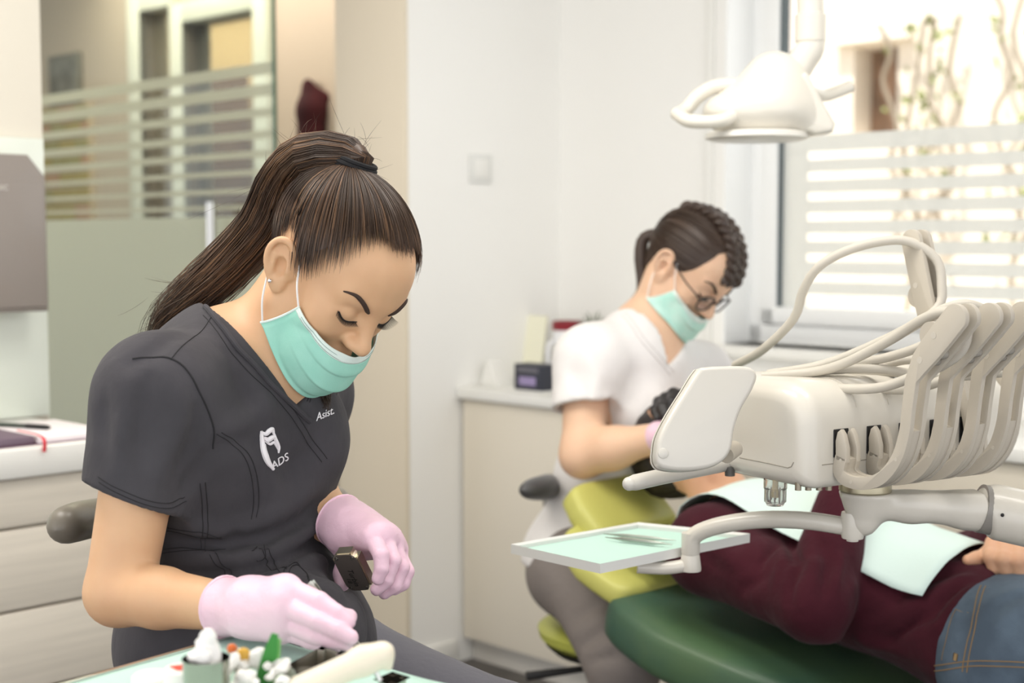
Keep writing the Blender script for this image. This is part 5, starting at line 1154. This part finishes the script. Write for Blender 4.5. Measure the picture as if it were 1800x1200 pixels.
# notebook with ribbon, pen
nb = empty('notebook', Rm(-2.72, 1.30, .848), 'open notebook with pink edged pages and red ribbon on the worktop', 'notebook')
g().box(-2.86, -2.615, 1.30, 1.462, .849, .862, .002).put('page_block', mat('page_white', (238, 230, 232), .8), nb, M=ROOM); g().box(-2.865, -2.61, 1.10, 1.466, .8485, .8496, .0003).put('cover', mat('plum_cover', (120, 84, 104), .6), nb, M=ROOM)
g().box(-2.86, -2.615, 1.12, 1.295, .8495, .866, .004).put('page_block', mat('dark_leaf', (112, 96, 110), .7), nb, M=ROOM)
g().tube(bez([Rm(-2.70, 1.30, .868), Rm(-2.61, 1.298, .868), Rm(-2.580, 1.296, .860), Rm(-2.578, 1.294, .838)], 12), .0035, 6, flat=.3).put('ribbon', mat('red_ribbon', (206, 44, 58), .5), nb)
pn_ = empty('pen', Rm(-2.77, 1.34, .866), 'dark green pen lying across the notebook pages', 'pen')
a_, b_ = np.array(Rm(-2.84, 1.31, .8675)), np.array(Rm(-2.70, 1.37, .8675)); g().tube([a_, a_ + (b_ - a_) * .6], .0045, 10).put('barrel', mat('green_black_pen', (62, 70, 62), .3), pn_); g().tube([a_ + (b_ - a_) * .6, b_ - (b_ - a_) * .06, b_], [.0052, .005, .002], 10).put('cap', m_dark, pn_)
# low cabinet beneath the window wall
c2_ = empty('low_cabinet', Rm(-2.3, 3.0, 0), 'long low cream cabinet with doors behind the person in white', 'cabinet')
g().box(-3.035, -1.2, 2.845, 3.245, .07, .785, .002).put('carcass', m_cab2, c2_, M=ROOM); g().box(-3.035, -1.2, 2.87, 3.2, 0, .07).put('plinth', mat('plinth_white', (206, 202, 194), .6), c2_, M=ROOM, smooth=False)
for i in range(3):
    x0 = -3.03 + i * .61; d_ = g().box(x0, x0 + .606, 2.826, 2.845, .075, .782, .003).put('door', m_cab2, c2_, M=ROOM)
    g().tube([Rm(x0 + .54, 2.815, .60), Rm(x0 + .54, 2.815, .72)], .005, 8).put('handle', m_steel, d_)
g().box(-3.038, -1.18, 2.805, 3.248, .787, .818, .004).put('worktop', m_white, None, M=ROOM, label='white worktop on the low cabinet carrying cards and a mug', cat='worktop')
WTZ = .818
def rpt(px, py, yr): s_ = (px - 900) / FPX; d_ = yr / .70710678 / (1 + s_); return Q(px, py, d_)
def roomxy(p): k = .70710678; return k * (p[0] - p[1]), k * (p[0] + p[1])
# card in a stand, black boxed item, white wedge, mug, small plant
x_, y_ = roomxy(rpt(925, 600, 3.10)); cd = empty('card_stand', Rm(x_, y_, WTZ), 'cream card leaning in a white stand against the corner', 'card')
g().prism([(0, .02), (.03, .20), (.036, .20), (.008, .02)], -.078, .078, .001, M=ROOM @ Matrix.Translation((x_, y_ - .02, WTZ)) @ Matrix.Rotation(math.pi / 2, 4, 'Z')).put('card', mat('cream_card', (238, 236, 214), .7), cd)
g().box(x_ - .08, x_ + .08, y_ - .045, y_ + .045, WTZ, WTZ + .022, .004).put('stand', m_white, cd, M=ROOM)
x_, y_ = roomxy(rpt(941, 640, 2.90)); bx = empty('product_box', Rm(x_, y_, WTZ), 'small black box with a lilac print standing before the card', 'box')
g().box(x_ - .055, x_ + .055, y_ - .03, y_ + .03, WTZ + .004, WTZ + .078, .002).put('carton', mat('black_carton', (46, 48, 60), .4), bx, M=ROOM)
g().box(x_ - .035, x_ + .03, y_ - .0315, y_ - .029, WTZ + .018, WTZ + .042, .0005).put('print', mat('lilac_print', (150, 136, 176), .5), bx, M=ROOM); g().box(x_ - .04, x_ + .04, y_ - .0315, y_ - .029, WTZ + .055, WTZ + .068, .0005).put('print', mat('grey_print2', (104, 102, 110), .5), bx, M=ROOM)
g().box(x_ - .07, x_ + .07, y_ - .045, y_ + .04, WTZ, WTZ + .004, .001).put('base_card', m_white, bx, M=ROOM)
x_, y_ = roomxy(rpt(872, 640, 2.93)); wdg = g().prism([(-.04, 0), (.04, 0), (.036, .012), (.0, .075), (-.012, .075)], -.03, .03, .003, M=ROOM @ Matrix.Translation((x_, y_, WTZ))).put('paper_holder', m_white, None, label='white wedge shaped holder beside the black box', cat='holder')
x_, y_ = roomxy(rpt(997, 600, 3.13)); mg = empty('mug', Rm(x_, y_, WTZ), 'white mug with a dark red rim on the low cabinet', 'mug'); Mm = Matrix.Translation(Vector(Rm(x_, y_, WTZ)))
g().lathe([(.04, 0), (.045, .004), (.045, .165), (.041, .165), (.041, .01), (.001, .01)], 28, M=Mm).put('cup', mat('white_ceramic', (240, 240, 242), .2), mg); g().lathe([(.0456, .160), (.0463, .162), (.0463, .185), (.041, .187), (.041, .160)], 28, M=Mm, cap=False).put('rim', mat('dark_red_glaze', (138, 32, 44), .3), mg)
g().tube(bez([Rm(x_, y_ - .044, WTZ + .13), Rm(x_, y_ - .08, WTZ + .12), Rm(x_, y_ - .08, WTZ + .06), Rm(x_, y_ - .044, WTZ + .04)], 16), .006, 8).put('handle', MATS['white_ceramic'], mg)
x_, y_ = roomxy(rpt(1042, 600, 3.15)); pl_ = empty('potted_plant', Rm(x_, y_, WTZ), 'tiny green plant in a pale pot behind the white sleeve', 'plant'); Mm = Matrix.Translation(Vector(Rm(x_, y_, WTZ)))
g().lathe([(.03, 0), (.04, .13), (.037, .13), (.03, .12), (.001, .12)], 20, M=Mm).put('pot', m_white, pl_)
for k in range(14):
    a = k * 2.4; r_ = .012 + .022 * (k / 14); c_ = np.array(Rm(x_, y_, WTZ + .12)); e_ = c_ + [r_ * 1.6 * math.cos(a), r_ * 1.6 * math.sin(a), .10 - .04 * k / 14]
    g().tube(bez([c_, (c_ + e_) / 2 + [0, 0, .02], e_], 7), [.002, .004, .006, .007, .005, .002, .0005][:len(bez([c_, (c_ + e_) / 2, e_], 7))], 6, flat=.35).put('leaf', mat('deep_green_leaf', (74, 92, 44), .5), pl_)
# switch plate on the white wall
yv = 2.98; sw_ = empty('switch_plate', Rm(WX, yv, 1.43), 'white switch plate on the white wall above the low cabinet', 'switch'); zs_ = float(Q(885, 296, 4.2)[2])
g().box(WX, WX + .008, 2.86, 2.95, zs_ - .042, zs_ + .042, .003).put('plate', mat('switch_white', (226, 226, 222), .4), sw_, M=ROOM); g().box(WX + .008, WX + .012, 2.878, 2.932, zs_ - .026, zs_ + .026, .002).put('rocker', m_white, sw_, M=ROOM)
# burgundy coat on a hook in the corridor
ct = empty('hanging_coat', rpt(555, 300, HY), 'burgundy coat hanging on the corridor wall beyond the glass door', 'coat')
hk = rpt(541, 140, HY - .06); B_ = Body(); dn = np.array([0, 0, -1.0])
B_.cap(hk + dn * .015, hk + dn * .12 + np.array([.015, 0, 0]), .018, .058, k=.03); B_.cap(hk + dn * .12 + np.array([.015, 0, 0]), hk + dn * .95 + np.array([.01, 0, 0]), .058, .085, k=.04); B_.cap(hk + dn * .03, hk + dn * .075 + np.array([.095, .0, 0]), .018, .016, k=.03)
cfc = creases([([hk + np.array([.02, -.06, -.15]), hk + np.array([.03, -.1, -.5])], .02, -.015)]); B_.disp = cfc
put_body('coat_cloth', B_.mesh(.012), mat('burgundy_wool', (72, 20, 28), .9, var=(3, .6, (34, 15, 20), (6, 6, .6))), ct)
g().tube([hk + [0, 0, .0], hk + [0, .0, -.04]], .012, 8).put('hanging_loop', m_dark, ct); g().tube([hk + [.07, .045, -.02], hk + [.02, 0.0, -.01]], .006, 8).put('hook', m_steel, ct)
# ---------------------------------------------------------------- operating lamp
LD = 2.66; lp = empty('operating_lamp', Q(1345, 250, LD), 'white dental operating lamp with curved handles before the window', 'lamp'); m_lamp = mat('lamp_white', (222, 217, 205), .3, coat=.3)
B_ = Body(); ex = nrm([1, 0.05, -.02]); B_.ell(Q(1335, 198, LD), (.105, .085, .052), k=.03); B_.ell(Q(1362, 152, LD), (.062, .06, .058), k=.05)
B_.cap(Q(1360, 130, LD), Q(1425, 222, LD - .02), .034, .026, k=.03); B_.cut([(Q(1320, 240, LD), [0, 0, -1.0])], k=.012)
put_body('lamp_head', B_.mesh(.005), m_lamp, lp)
g().prism([(-.012, .055), (.0, .058), (.055, -.035), (.05, -.05), (.015, -.055), (-.02, -.035)], -.05, .05, .012, M=Matrix.Translation(Vector(Q(1408, 188, LD))), seg=3).put('side_fairing', m_lamp, lp)
g().lathe([(.088, 0), (.094, -.004), (.096, -.012), (.085, -.016), (.001, -.016)], 40, M=Matrix.Translation(Vector(Q(1330, 232, LD)))).put('reflector_rim', mat('lamp_rim', (222, 219, 211), .3), lp)
def lt(pts, r, nm): return g().tube(bez([Q(*p) for p in pts], 30), r, 14).put(nm, m_lamp, lp)
lt([(1190, 200, LD - .02), (1210, 212, LD - .05), (1245, 214, LD - .07), (1275, 210, LD - .07), (1298, 198, LD - .05)], .0125, 'handle'); lt([(1192, 202, LD - .02), (1208, 190, LD), (1228, 168, LD), (1258, 152, LD), (1300, 150, LD), (1325, 158, LD)], .0135, 'handle')
lt([(1420, 158, LD), (1445, 168, LD + .03), (1470, 162, LD + .05), (1495, 152, LD + .06)], .0115, 'handle')
g().ell(Q(1190, 200, LD - .02), (.0125,) * 3, 14, 8).put('handle_tip', m_lamp, lp)
stp = bez([Q(1398, 128, LD), Q(1412, 104, LD), Q(1424, 84, LD), Q(1425, 55, LD)], 16); g().tube(stp, .027, 20).put('neck', m_lamp, lp)
tp_ = Q(1425, 30, LD); g().lathe([(.0255, -.03), (.0285, -.028), (.0285, .02), (.0255, .022)], 24, M=Matrix.Translation(Vector(Q(1425, 46, LD)))).put('collar', m_lamp, lp)
g().tube(bez([Q(1425, 40, LD), Q(1425, 8, LD), tp_ + [.0, .0, .14], tp_ + [.10, .05, .30], tp_ + [.45, .22, .42]], 24), .0245, 18).put('arm', m_lamp, lp)
pe_ = tp_ + np.array([.45, .22, .42]); g().tube([pe_ + [0, 0, -.03], (pe_[0], pe_[1], 2.70)], .03, 18).put('ceiling_post', m_lamp, lp)
g().tube([Q(1440, 0, LD + .02), Q(1446, 20, LD + .01), Q(1440, 40, LD)], .004, 8).put('lamp_cable', mat('grey_cable', (206, 204, 196), .5), lp)
# ---------------------------------------------------------------- instrument cart in the foreground
CZT = .800
L_, T_c, R_ = onz(172, 1188, CZT), onz(430, 1114, CZT), onz(712, 1204, CZT)
u1 = nrm(L_ - T_c); u2 = R_ - T_c; u2 = nrm(u2 - u1 * (u2 @ u1)); CM = frame(T_c, u2, -u1 * -1.0, None); CM = frame(T_c, u2, u1)
CMn = np.array(CM); zf = 1 if CMn[2, 2] > 0 else -1
CT = empty('instrument_cart', (T_c[0], T_c[1] - .2, 0), 'low steel instrument cart under the mint paper in the foreground', 'cart')
def cbox(a0, a1, b0, b1, z0, z1, bev=.002):
    V = []
    b = bmesh.new(); bmesh.ops.create_cube(b, size=1)
    for v in b.verts:
        p = T_c + u2 * ((a0 + a1) / 2 + v.co.x * (a1 - a0)) + u1 * ((b0 + b1) / 2 + v.co.y * (b1 - b0)); v.co = (p[0], p[1], (z0 + z1) / 2 + v.co.z * (z1 - z0))
    if bev: bmesh.ops.bevel(b, geom=b.edges[:], offset=bev, segments=2, affect='EDGES')
    return g().bm(b)
cbox(.006, .39, .006, .46, CZT - .022, CZT - .002, .006).put('tray_top', m_steel, CT); cbox(.17, .22, .21, .26, .06, CZT - .02, .006).put('column', m_plast, CT); cbox(.08, .29, .12, .38, .0, .06, .012).put('base', m_plast, CT)
pp = np.zeros((24, 24, 3))
for i, a in enumerate(np.linspace(0, .40, 24)):
    for j, b in enumerate(np.linspace(0, .47, 24)): pp[i, j] = T_c + u2 * a + u1 * b + [0, 0, .0014 + .0008 * math.sin(40 * a) * math.cos(31 * b)]
g().grid(pp).put('paper_sheet', m_paper, None, angle=None, solid=.0008, label='mint paper sheet covering the foreground cart', cat='paper')
m_ss = mat('polished_steel', (176, 172, 164), .17, 1.0); m_cot = mat('cotton_wool', (244, 242, 238), .95, bump=(160, .8, .003)); TZ = CZT + .0030
def spot(px, py, d): p = Q(px, py, d); return p[0], p[1], float(p[2])
def atz(px, py, z_): return onz(px, py, z_)
def onto(px, py, h): p = onz(px, py, TZ + h); return p[0], p[1]
# steel cup of cotton
x, y = onto(362, 1156, .078); cup = empty('steel_cup', (x, y, TZ), 'polished steel cup holding cotton wool', 'cup'); M_ = Matrix.Translation((x, y, TZ))
g().lathe([(.001, 0), (.0195, 0), (.0205, .003), (.0205, .076), (.0212, .078), (.0195, .078), (.0190, .004), (.001, .004)], 36, M=M_).put('cup_wall', m_ss, cup)
def tuft(c, r, seed, lab=None, name='cotton_ball', gr='cotton balls on the cart'):
    B = Body(); rg = np.random.default_rng(seed)
    for k in range(10): B.ell(np.array(c) + rg.normal(0, r * .5, 3) * [1, 1, .8], r * rg.uniform(.26, .5) * rg.uniform(.7, 1.3, 3), k=.003)
    B.disp = lambda P: .0012 * wob(P, 420, seed); V, F = B.mesh(.0022); return G().add(V, F).put(name, m_cot, None, angle=None, fix=False, label=lab, cat='cotton', group=gr)
tuft((x, y, TZ + .082), .0165, 1, 'white cotton wool rising out of the steel cup')
# glass bowl of cotton balls, clips and tweezers
x, y = onto(448, 1186, .052); bw = empty('glass_bowl', (x, y, TZ), 'small clear glass bowl crowded with cotton and clips', 'bowl'); M_ = Matrix.Translation((x, y, TZ)); bx_, by_ = x, y
g().lathe([(.001, 0), (.028, 0), (.0325, .004), (.036, .05), (.037, .052), (.0345, .052), (.0305, .006), (.001, .005)], 40, M=M_).put('bowl_wall', mat('bowl_glass', (232, 234, 226), .05, trans=.85, ior=1.25), bw)
for i, (dx, dy, dz_, r, lb) in enumerate(((-.018, .008, .058, .012, 'cotton ball at the far side of the glass bowl by the steel cup'), (.004, .014, .062, .013, 'uppermost cotton ball in the glass bowl'), (.020, .004, .056, .0125, 'cotton ball at the edge of the glass bowl near the steel tray'), (-.004, -.012, .050, .012, 'cotton ball at the near side of the glass bowl'), (.024, -.012, .048, .010, 'small cotton ball lying low at the near edge of the glass bowl'))):
    tuft((x + dx, y + dy, TZ + dz_), r, 10 + i, lb)
m_gclip = mat('green_plastic', (62, 138, 62), .35)
ga, gb_, gc = Q(458, 1186, 1.285), Q(476, 1132, 1.275), Q(484, 1112, 1.272)
gp = empty('green_strip', ga, 'bright green plastic strip standing up in the glass bowl', 'strip'); dv = nrm(gc - ga); sd_ = nrm(np.cross(dv, [0, -1, 0])); nn_ = np.cross(dv, sd_)
def slip(base, tip, w0, w1, th, nm, par, m):
    d_ = nrm(tip - base); s_ = nrm(np.cross(d_, [0, -1.0, 0])); n_ = np.cross(d_, s_); V = []
    for t, wv in ((0, w0), (.75, (w0 + w1) / 2), (1, w1)):
        c = base + (tip - base) * t; V += [c - s_ * wv - n_ * th, c + s_ * wv - n_ * th, c + s_ * wv + n_ * th, c - s_ * wv + n_ * th]
    F = [(0, 1, 2, 3), (8, 11, 10, 9)] + [(i * 4 + k, i * 4 + (k + 1) % 4, i * 4 + 4 + (k + 1) % 4, i * 4 + 4 + k) for i in range(2) for k in range(4)]; return g().add(V, F).put(nm, m, par, smooth=False)
slip(ga + [0, 0, -.02], gb_ + (gc - gb_) * .9, .0095, .0030, .001, 'strip_blade', gp, m_gclip); slip(ga + [.008, 0, -.018], Q(487, 1122, 1.275), .006, .0035, .001, 'strip_fold', gp, mat('light_green_plastic', (120, 180, 100), .35))
for i, (p, q_, r, nm, lb, mm) in enumerate((((425, 1190, 1.29), (408, 1140, 1.30), .0026, 'steel_clip', 'steel clip with curled end sticking out of the glass bowl by the cup', m_ss), ((432, 1192, 1.28), (422, 1146, 1.285), .0022, 'steel_clip', 'thin steel clip standing next to the green strip', m_ss), ((438, 1190, 1.275), (428, 1150, 1.28), .0035, 'amber_stick', 'amber tipped stick standing in the glass bowl', mat('amber_tip', (206, 160, 60), .4)))):
    o_ = empty(nm, Q(*p), lb, 'instrument'); A_, E_ = Q(*p) + np.array([0, 0, -.02]), Q(*q_)
    g().tube(bez([A_, (A_ + E_) / 2, E_], 10), r, 8).put('shaft', m_ss if i < 2 else mat('white_stick', (230, 220, 206), .5), o_); g().ell(E_, (r * 1.9, r * 1.4, r * 1.9), 10, 8).put('tip', mm if i else mat('orange_tip', (220, 112, 52), .4), o_)
for i, (px, py, h, r, lb) in enumerate(((268, 1184, .034, .0195, 'plain white round tub nearest the paper corner'), (322, 1172, .05, .0185, 'white round tub with a red mark on its lid'))):
    x, y = onto(px, py, h); tb = empty('round_tub', (x, y, TZ), lb, 'tub', 'white tubs on the cart'); M_ = Matrix.Translation((x, y, TZ)); m_tub = mat('tub_white', (240, 238, 232), .35)
    g().lathe([(.001, 0), (r * .94, 0), (r * .95, h * .6), (.001, h * .6)], 32, M=M_).put('tub_body', m_tub, tb); g().lathe([(.001, h * .55), (r, h * .55), (r, h - .002), (r - .002, h), (.001, h)], 32, M=M_).put('lid', m_tub, tb)
    if i:
        mk = np.array([(x + .011 * math.cos(t) * (1 + .25 * math.sin(3 * t)), y - .002 + .008 * math.sin(t) * (1 + .2 * math.cos(4 * t)), TZ + h + .0005) for t in np.linspace(0, 2 * math.pi, 24, endpoint=False)]); g().add(mk, [tuple(range(24))]).put('lid_mark', mat('red_print', (214, 74, 52), .5), tb, solid=.0004)
# rectangular steel tray with raised walls
def rtray(name, cs, h, label, th=.0016):
    e = empty(name, np.mean(cs, axis=0), label, 'tray'); cs = [np.array([p[0], p[1], TZ]) for p in cs]; c = np.mean(cs, axis=0)
    inn = [c + (p - c) * .97 for p in cs]; bot = [c + (p - c) * .90 for p in cs]; V = [p + [0, 0, h] for p in cs] + [p + [0, 0, h] for p in inn] + [p + [0, 0, .0025] for p in bot] + [p for p in bot]
    F = [(i, (i + 1) % 4, 4 + (i + 1) % 4, 4 + i) for i in range(4)] + [(4 + i, 4 + (i + 1) % 4, 8 + (i + 1) % 4, 8 + i) for i in range(4)] + [(8, 9, 10, 11)] + [(i, (i + 1) % 4, 12 + (i + 1) % 4, 12 + i) for i in range(4)] + [(12, 13, 14, 15)]
    b = bmesh.new(); vs = [b.verts.new(v) for v in V]; [b.faces.new([vs[k] for k in f]) for f in F]; bmesh.ops.recalc_face_normals(b, faces=b.faces[:]); es = [e_ for e_ in b.edges if abs(e_.verts[0].co.z - e_.verts[1].co.z) > .005]; bmesh.ops.bevel(b, geom=es, offset=.008, segments=4, affect='EDGES', clamp_overlap=True)
    g().bm(b).put('tray_shell', m_ss, e, angle=40); return e, cs
h_ = .02; cs2 = [onz(498, 1172, TZ + h_), onz(565, 1136, TZ + h_), onz(606, 1148, TZ + h_), onz(540, 1194, TZ + h_)]
rtray('steel_tray', cs2, h_, 'open rectangular steel tray beyond the glass bowl')
cs3 = [onz(655, 1194, TZ + h_), onz(690, 1180, TZ + h_), onz(722, 1190, TZ + h_), onz(690, 1206, TZ + h_)]
rtray('steel_tray', cs3, h_, 'small steel dish at the far right corner of the cart')
x, y = onto(490, 1182, .006); cbx = g().ell((489 * 0 + x, y, TZ + .02), (.004, .004, .004), 12, 8).put('blue_bead', mat('blue_plastic', (60, 150, 220), .3), None, label='tiny blue plastic bead cap beside the glass bowl', cat='cap')
cbx.location.z = TZ
# cream hand piece holder lying across the front
hp_ = empty('curing_light', Q(600, 1180, 1.30), 'cream plastic hand tool with a bent nose lying at the front of the cart', 'hand tool'); m_cr = mat('ivory_plastic', (236, 226, 206), .35)
B_ = Body(); a0, a1_, a2_ = Q(520, 1214, 1.26), Q(640, 1160, 1.30), Q(672, 1150, 1.305); B_.cap(a0, a1_, .0125, .0130, k=.004); B_.cap(a1_, a2_, .0128, .0105, k=.01); B_.cap(a2_, Q(684, 1172, 1.305), .0105, .0035, k=.008)
put_body('shell', B_.mesh(.0025), m_cr, hp_); g().tube([Q(655, 1170, 1.30), Q(668, 1196, 1.30)], .0025, 8).put('trigger', m_steel, hp_); B2_ = Q(540, 1216, 1.27); g().tube([a0, np.array([a0[0] - .02, a0[1] - .02, TZ + .012])], [.0125, .011], 14).put('grip', m_cr, hp_)
# held things
tz = empty('tweezers', Q(590, 1090, 1.50), 'long pale steel tweezers pinched between pink gloved fingers', 'tweezers')
slip(Q(655, 1166, 1.470), Q(541, 1026, 1.510), .0022, .0052, .0008, 'tweezer_arm', tz, m_inst); slip(Q(655, 1166, 1.470), Q(546, 1024, 1.518), .0018, .0050, .0008, 'tweezer_arm', tz, m_inst)
bc_ = Q(622, 999, 1.735); nx_ = nrm([-.25, -.80, -.50]); lx = Q(652, 1042, 1.77) - Q(604, 966, 1.725); lx = nrm(lx - nx_ * (lx @ nx_)); wx_ = np.cross(lx, nx_)
BXM = frame(bc_, wx_, lx, nx_); sgn_ = 1
bk_ = empty('bur_block', bc_, 'polished steel instrument block with a dark screwed plate held in a pink glove', 'block')
b = bmesh.new(); bmesh.ops.create_cube(b, size=1)
for v in b.verts: v.co = (v.co.x * .036, v.co.y * .062, v.co.z * .014)
bmesh.ops.bevel(b, geom=[e_ for e_ in b.edges if abs(e_.verts[0].co.z - e_.verts[1].co.z) > .01], offset=.008, segments=5, affect='EDGES'); bmesh.ops.bevel(b, geom=[e_ for e_ in b.edges if abs(e_.verts[0].co.z - e_.verts[1].co.z) < .001 and len(e_.link_faces) == 2 and e_.calc_face_angle() > .8], offset=.0012, segments=2, affect='EDGES')
g().bm(b, BXM).put('block_body', mat('warm_steel', (206, 198, 178), .28, 1.0), bk_)
zp = .0072 * sgn_; pr = [(.0165 * math.copysign(min(1, abs(math.cos(t)) ** .45), math.cos(t)), .0295 * math.copysign(min(1, abs(math.sin(t)) ** .45), math.sin(t))) for t in np.linspace(0, 2 * math.pi, 32, endpoint=False)]
V = [(x_, y_, zp) for x_, y_ in pr] + [(x_, y_, zp + .0008 * sgn_) for x_, y_ in pr]; F = [tuple(range(32)), tuple(range(32, 64))] + [(i, (i + 1) % 32, 32 + (i + 1) % 32, 32 + i) for i in range(32)]
plate = g().add(V, F, BXM).put('dark_plate', mat('gunmetal_plate', (92, 85, 80), .35, .2), bk_)
for x_, y_ in ((-.011, -.0245), (.011, -.0245), (-.011, .0245), (.011, .0245)): g().lathe([(.0022, 0), (.0020, .0007), (.0008, .0008), (.0006, .0003), (.0001, .0003)], 14, M=BXM @ Matrix.Translation((x_, y_, zp + .0008 * sgn_)) @ Matrix.Scale(sgn_, 4, (0, 0, 1))).put('screw', m_ss, plate)
V, F_ = text_mesh('Turbin', .0105, shear=.2); V2, F2 = text_mesh('18', .0085, shear=.2); zl = zp + .0011 * sgn_
for Vt, Ft_, oy_ in ((V, F_, .010), (V2, F2, .0195)):
    P = np.array([(-(v[0]) * 1.0, oy_ - (v[1] - .003), zl) for v in Vt]); P = np.array([(.001 - v[1] * 1.0 + .003, oy_ * .35 + v[0] + .004, zl) for v in Vt]) if oy_ < .015 else np.array([(.008 - v[1] + .003, .012 + v[0], zl) for v in Vt])
    G().add(P, Ft_, BXM).put('marker_writing', mat('black_marker', (14, 14, 14), .6), plate, smooth=False, solid=.0002, fix=False)
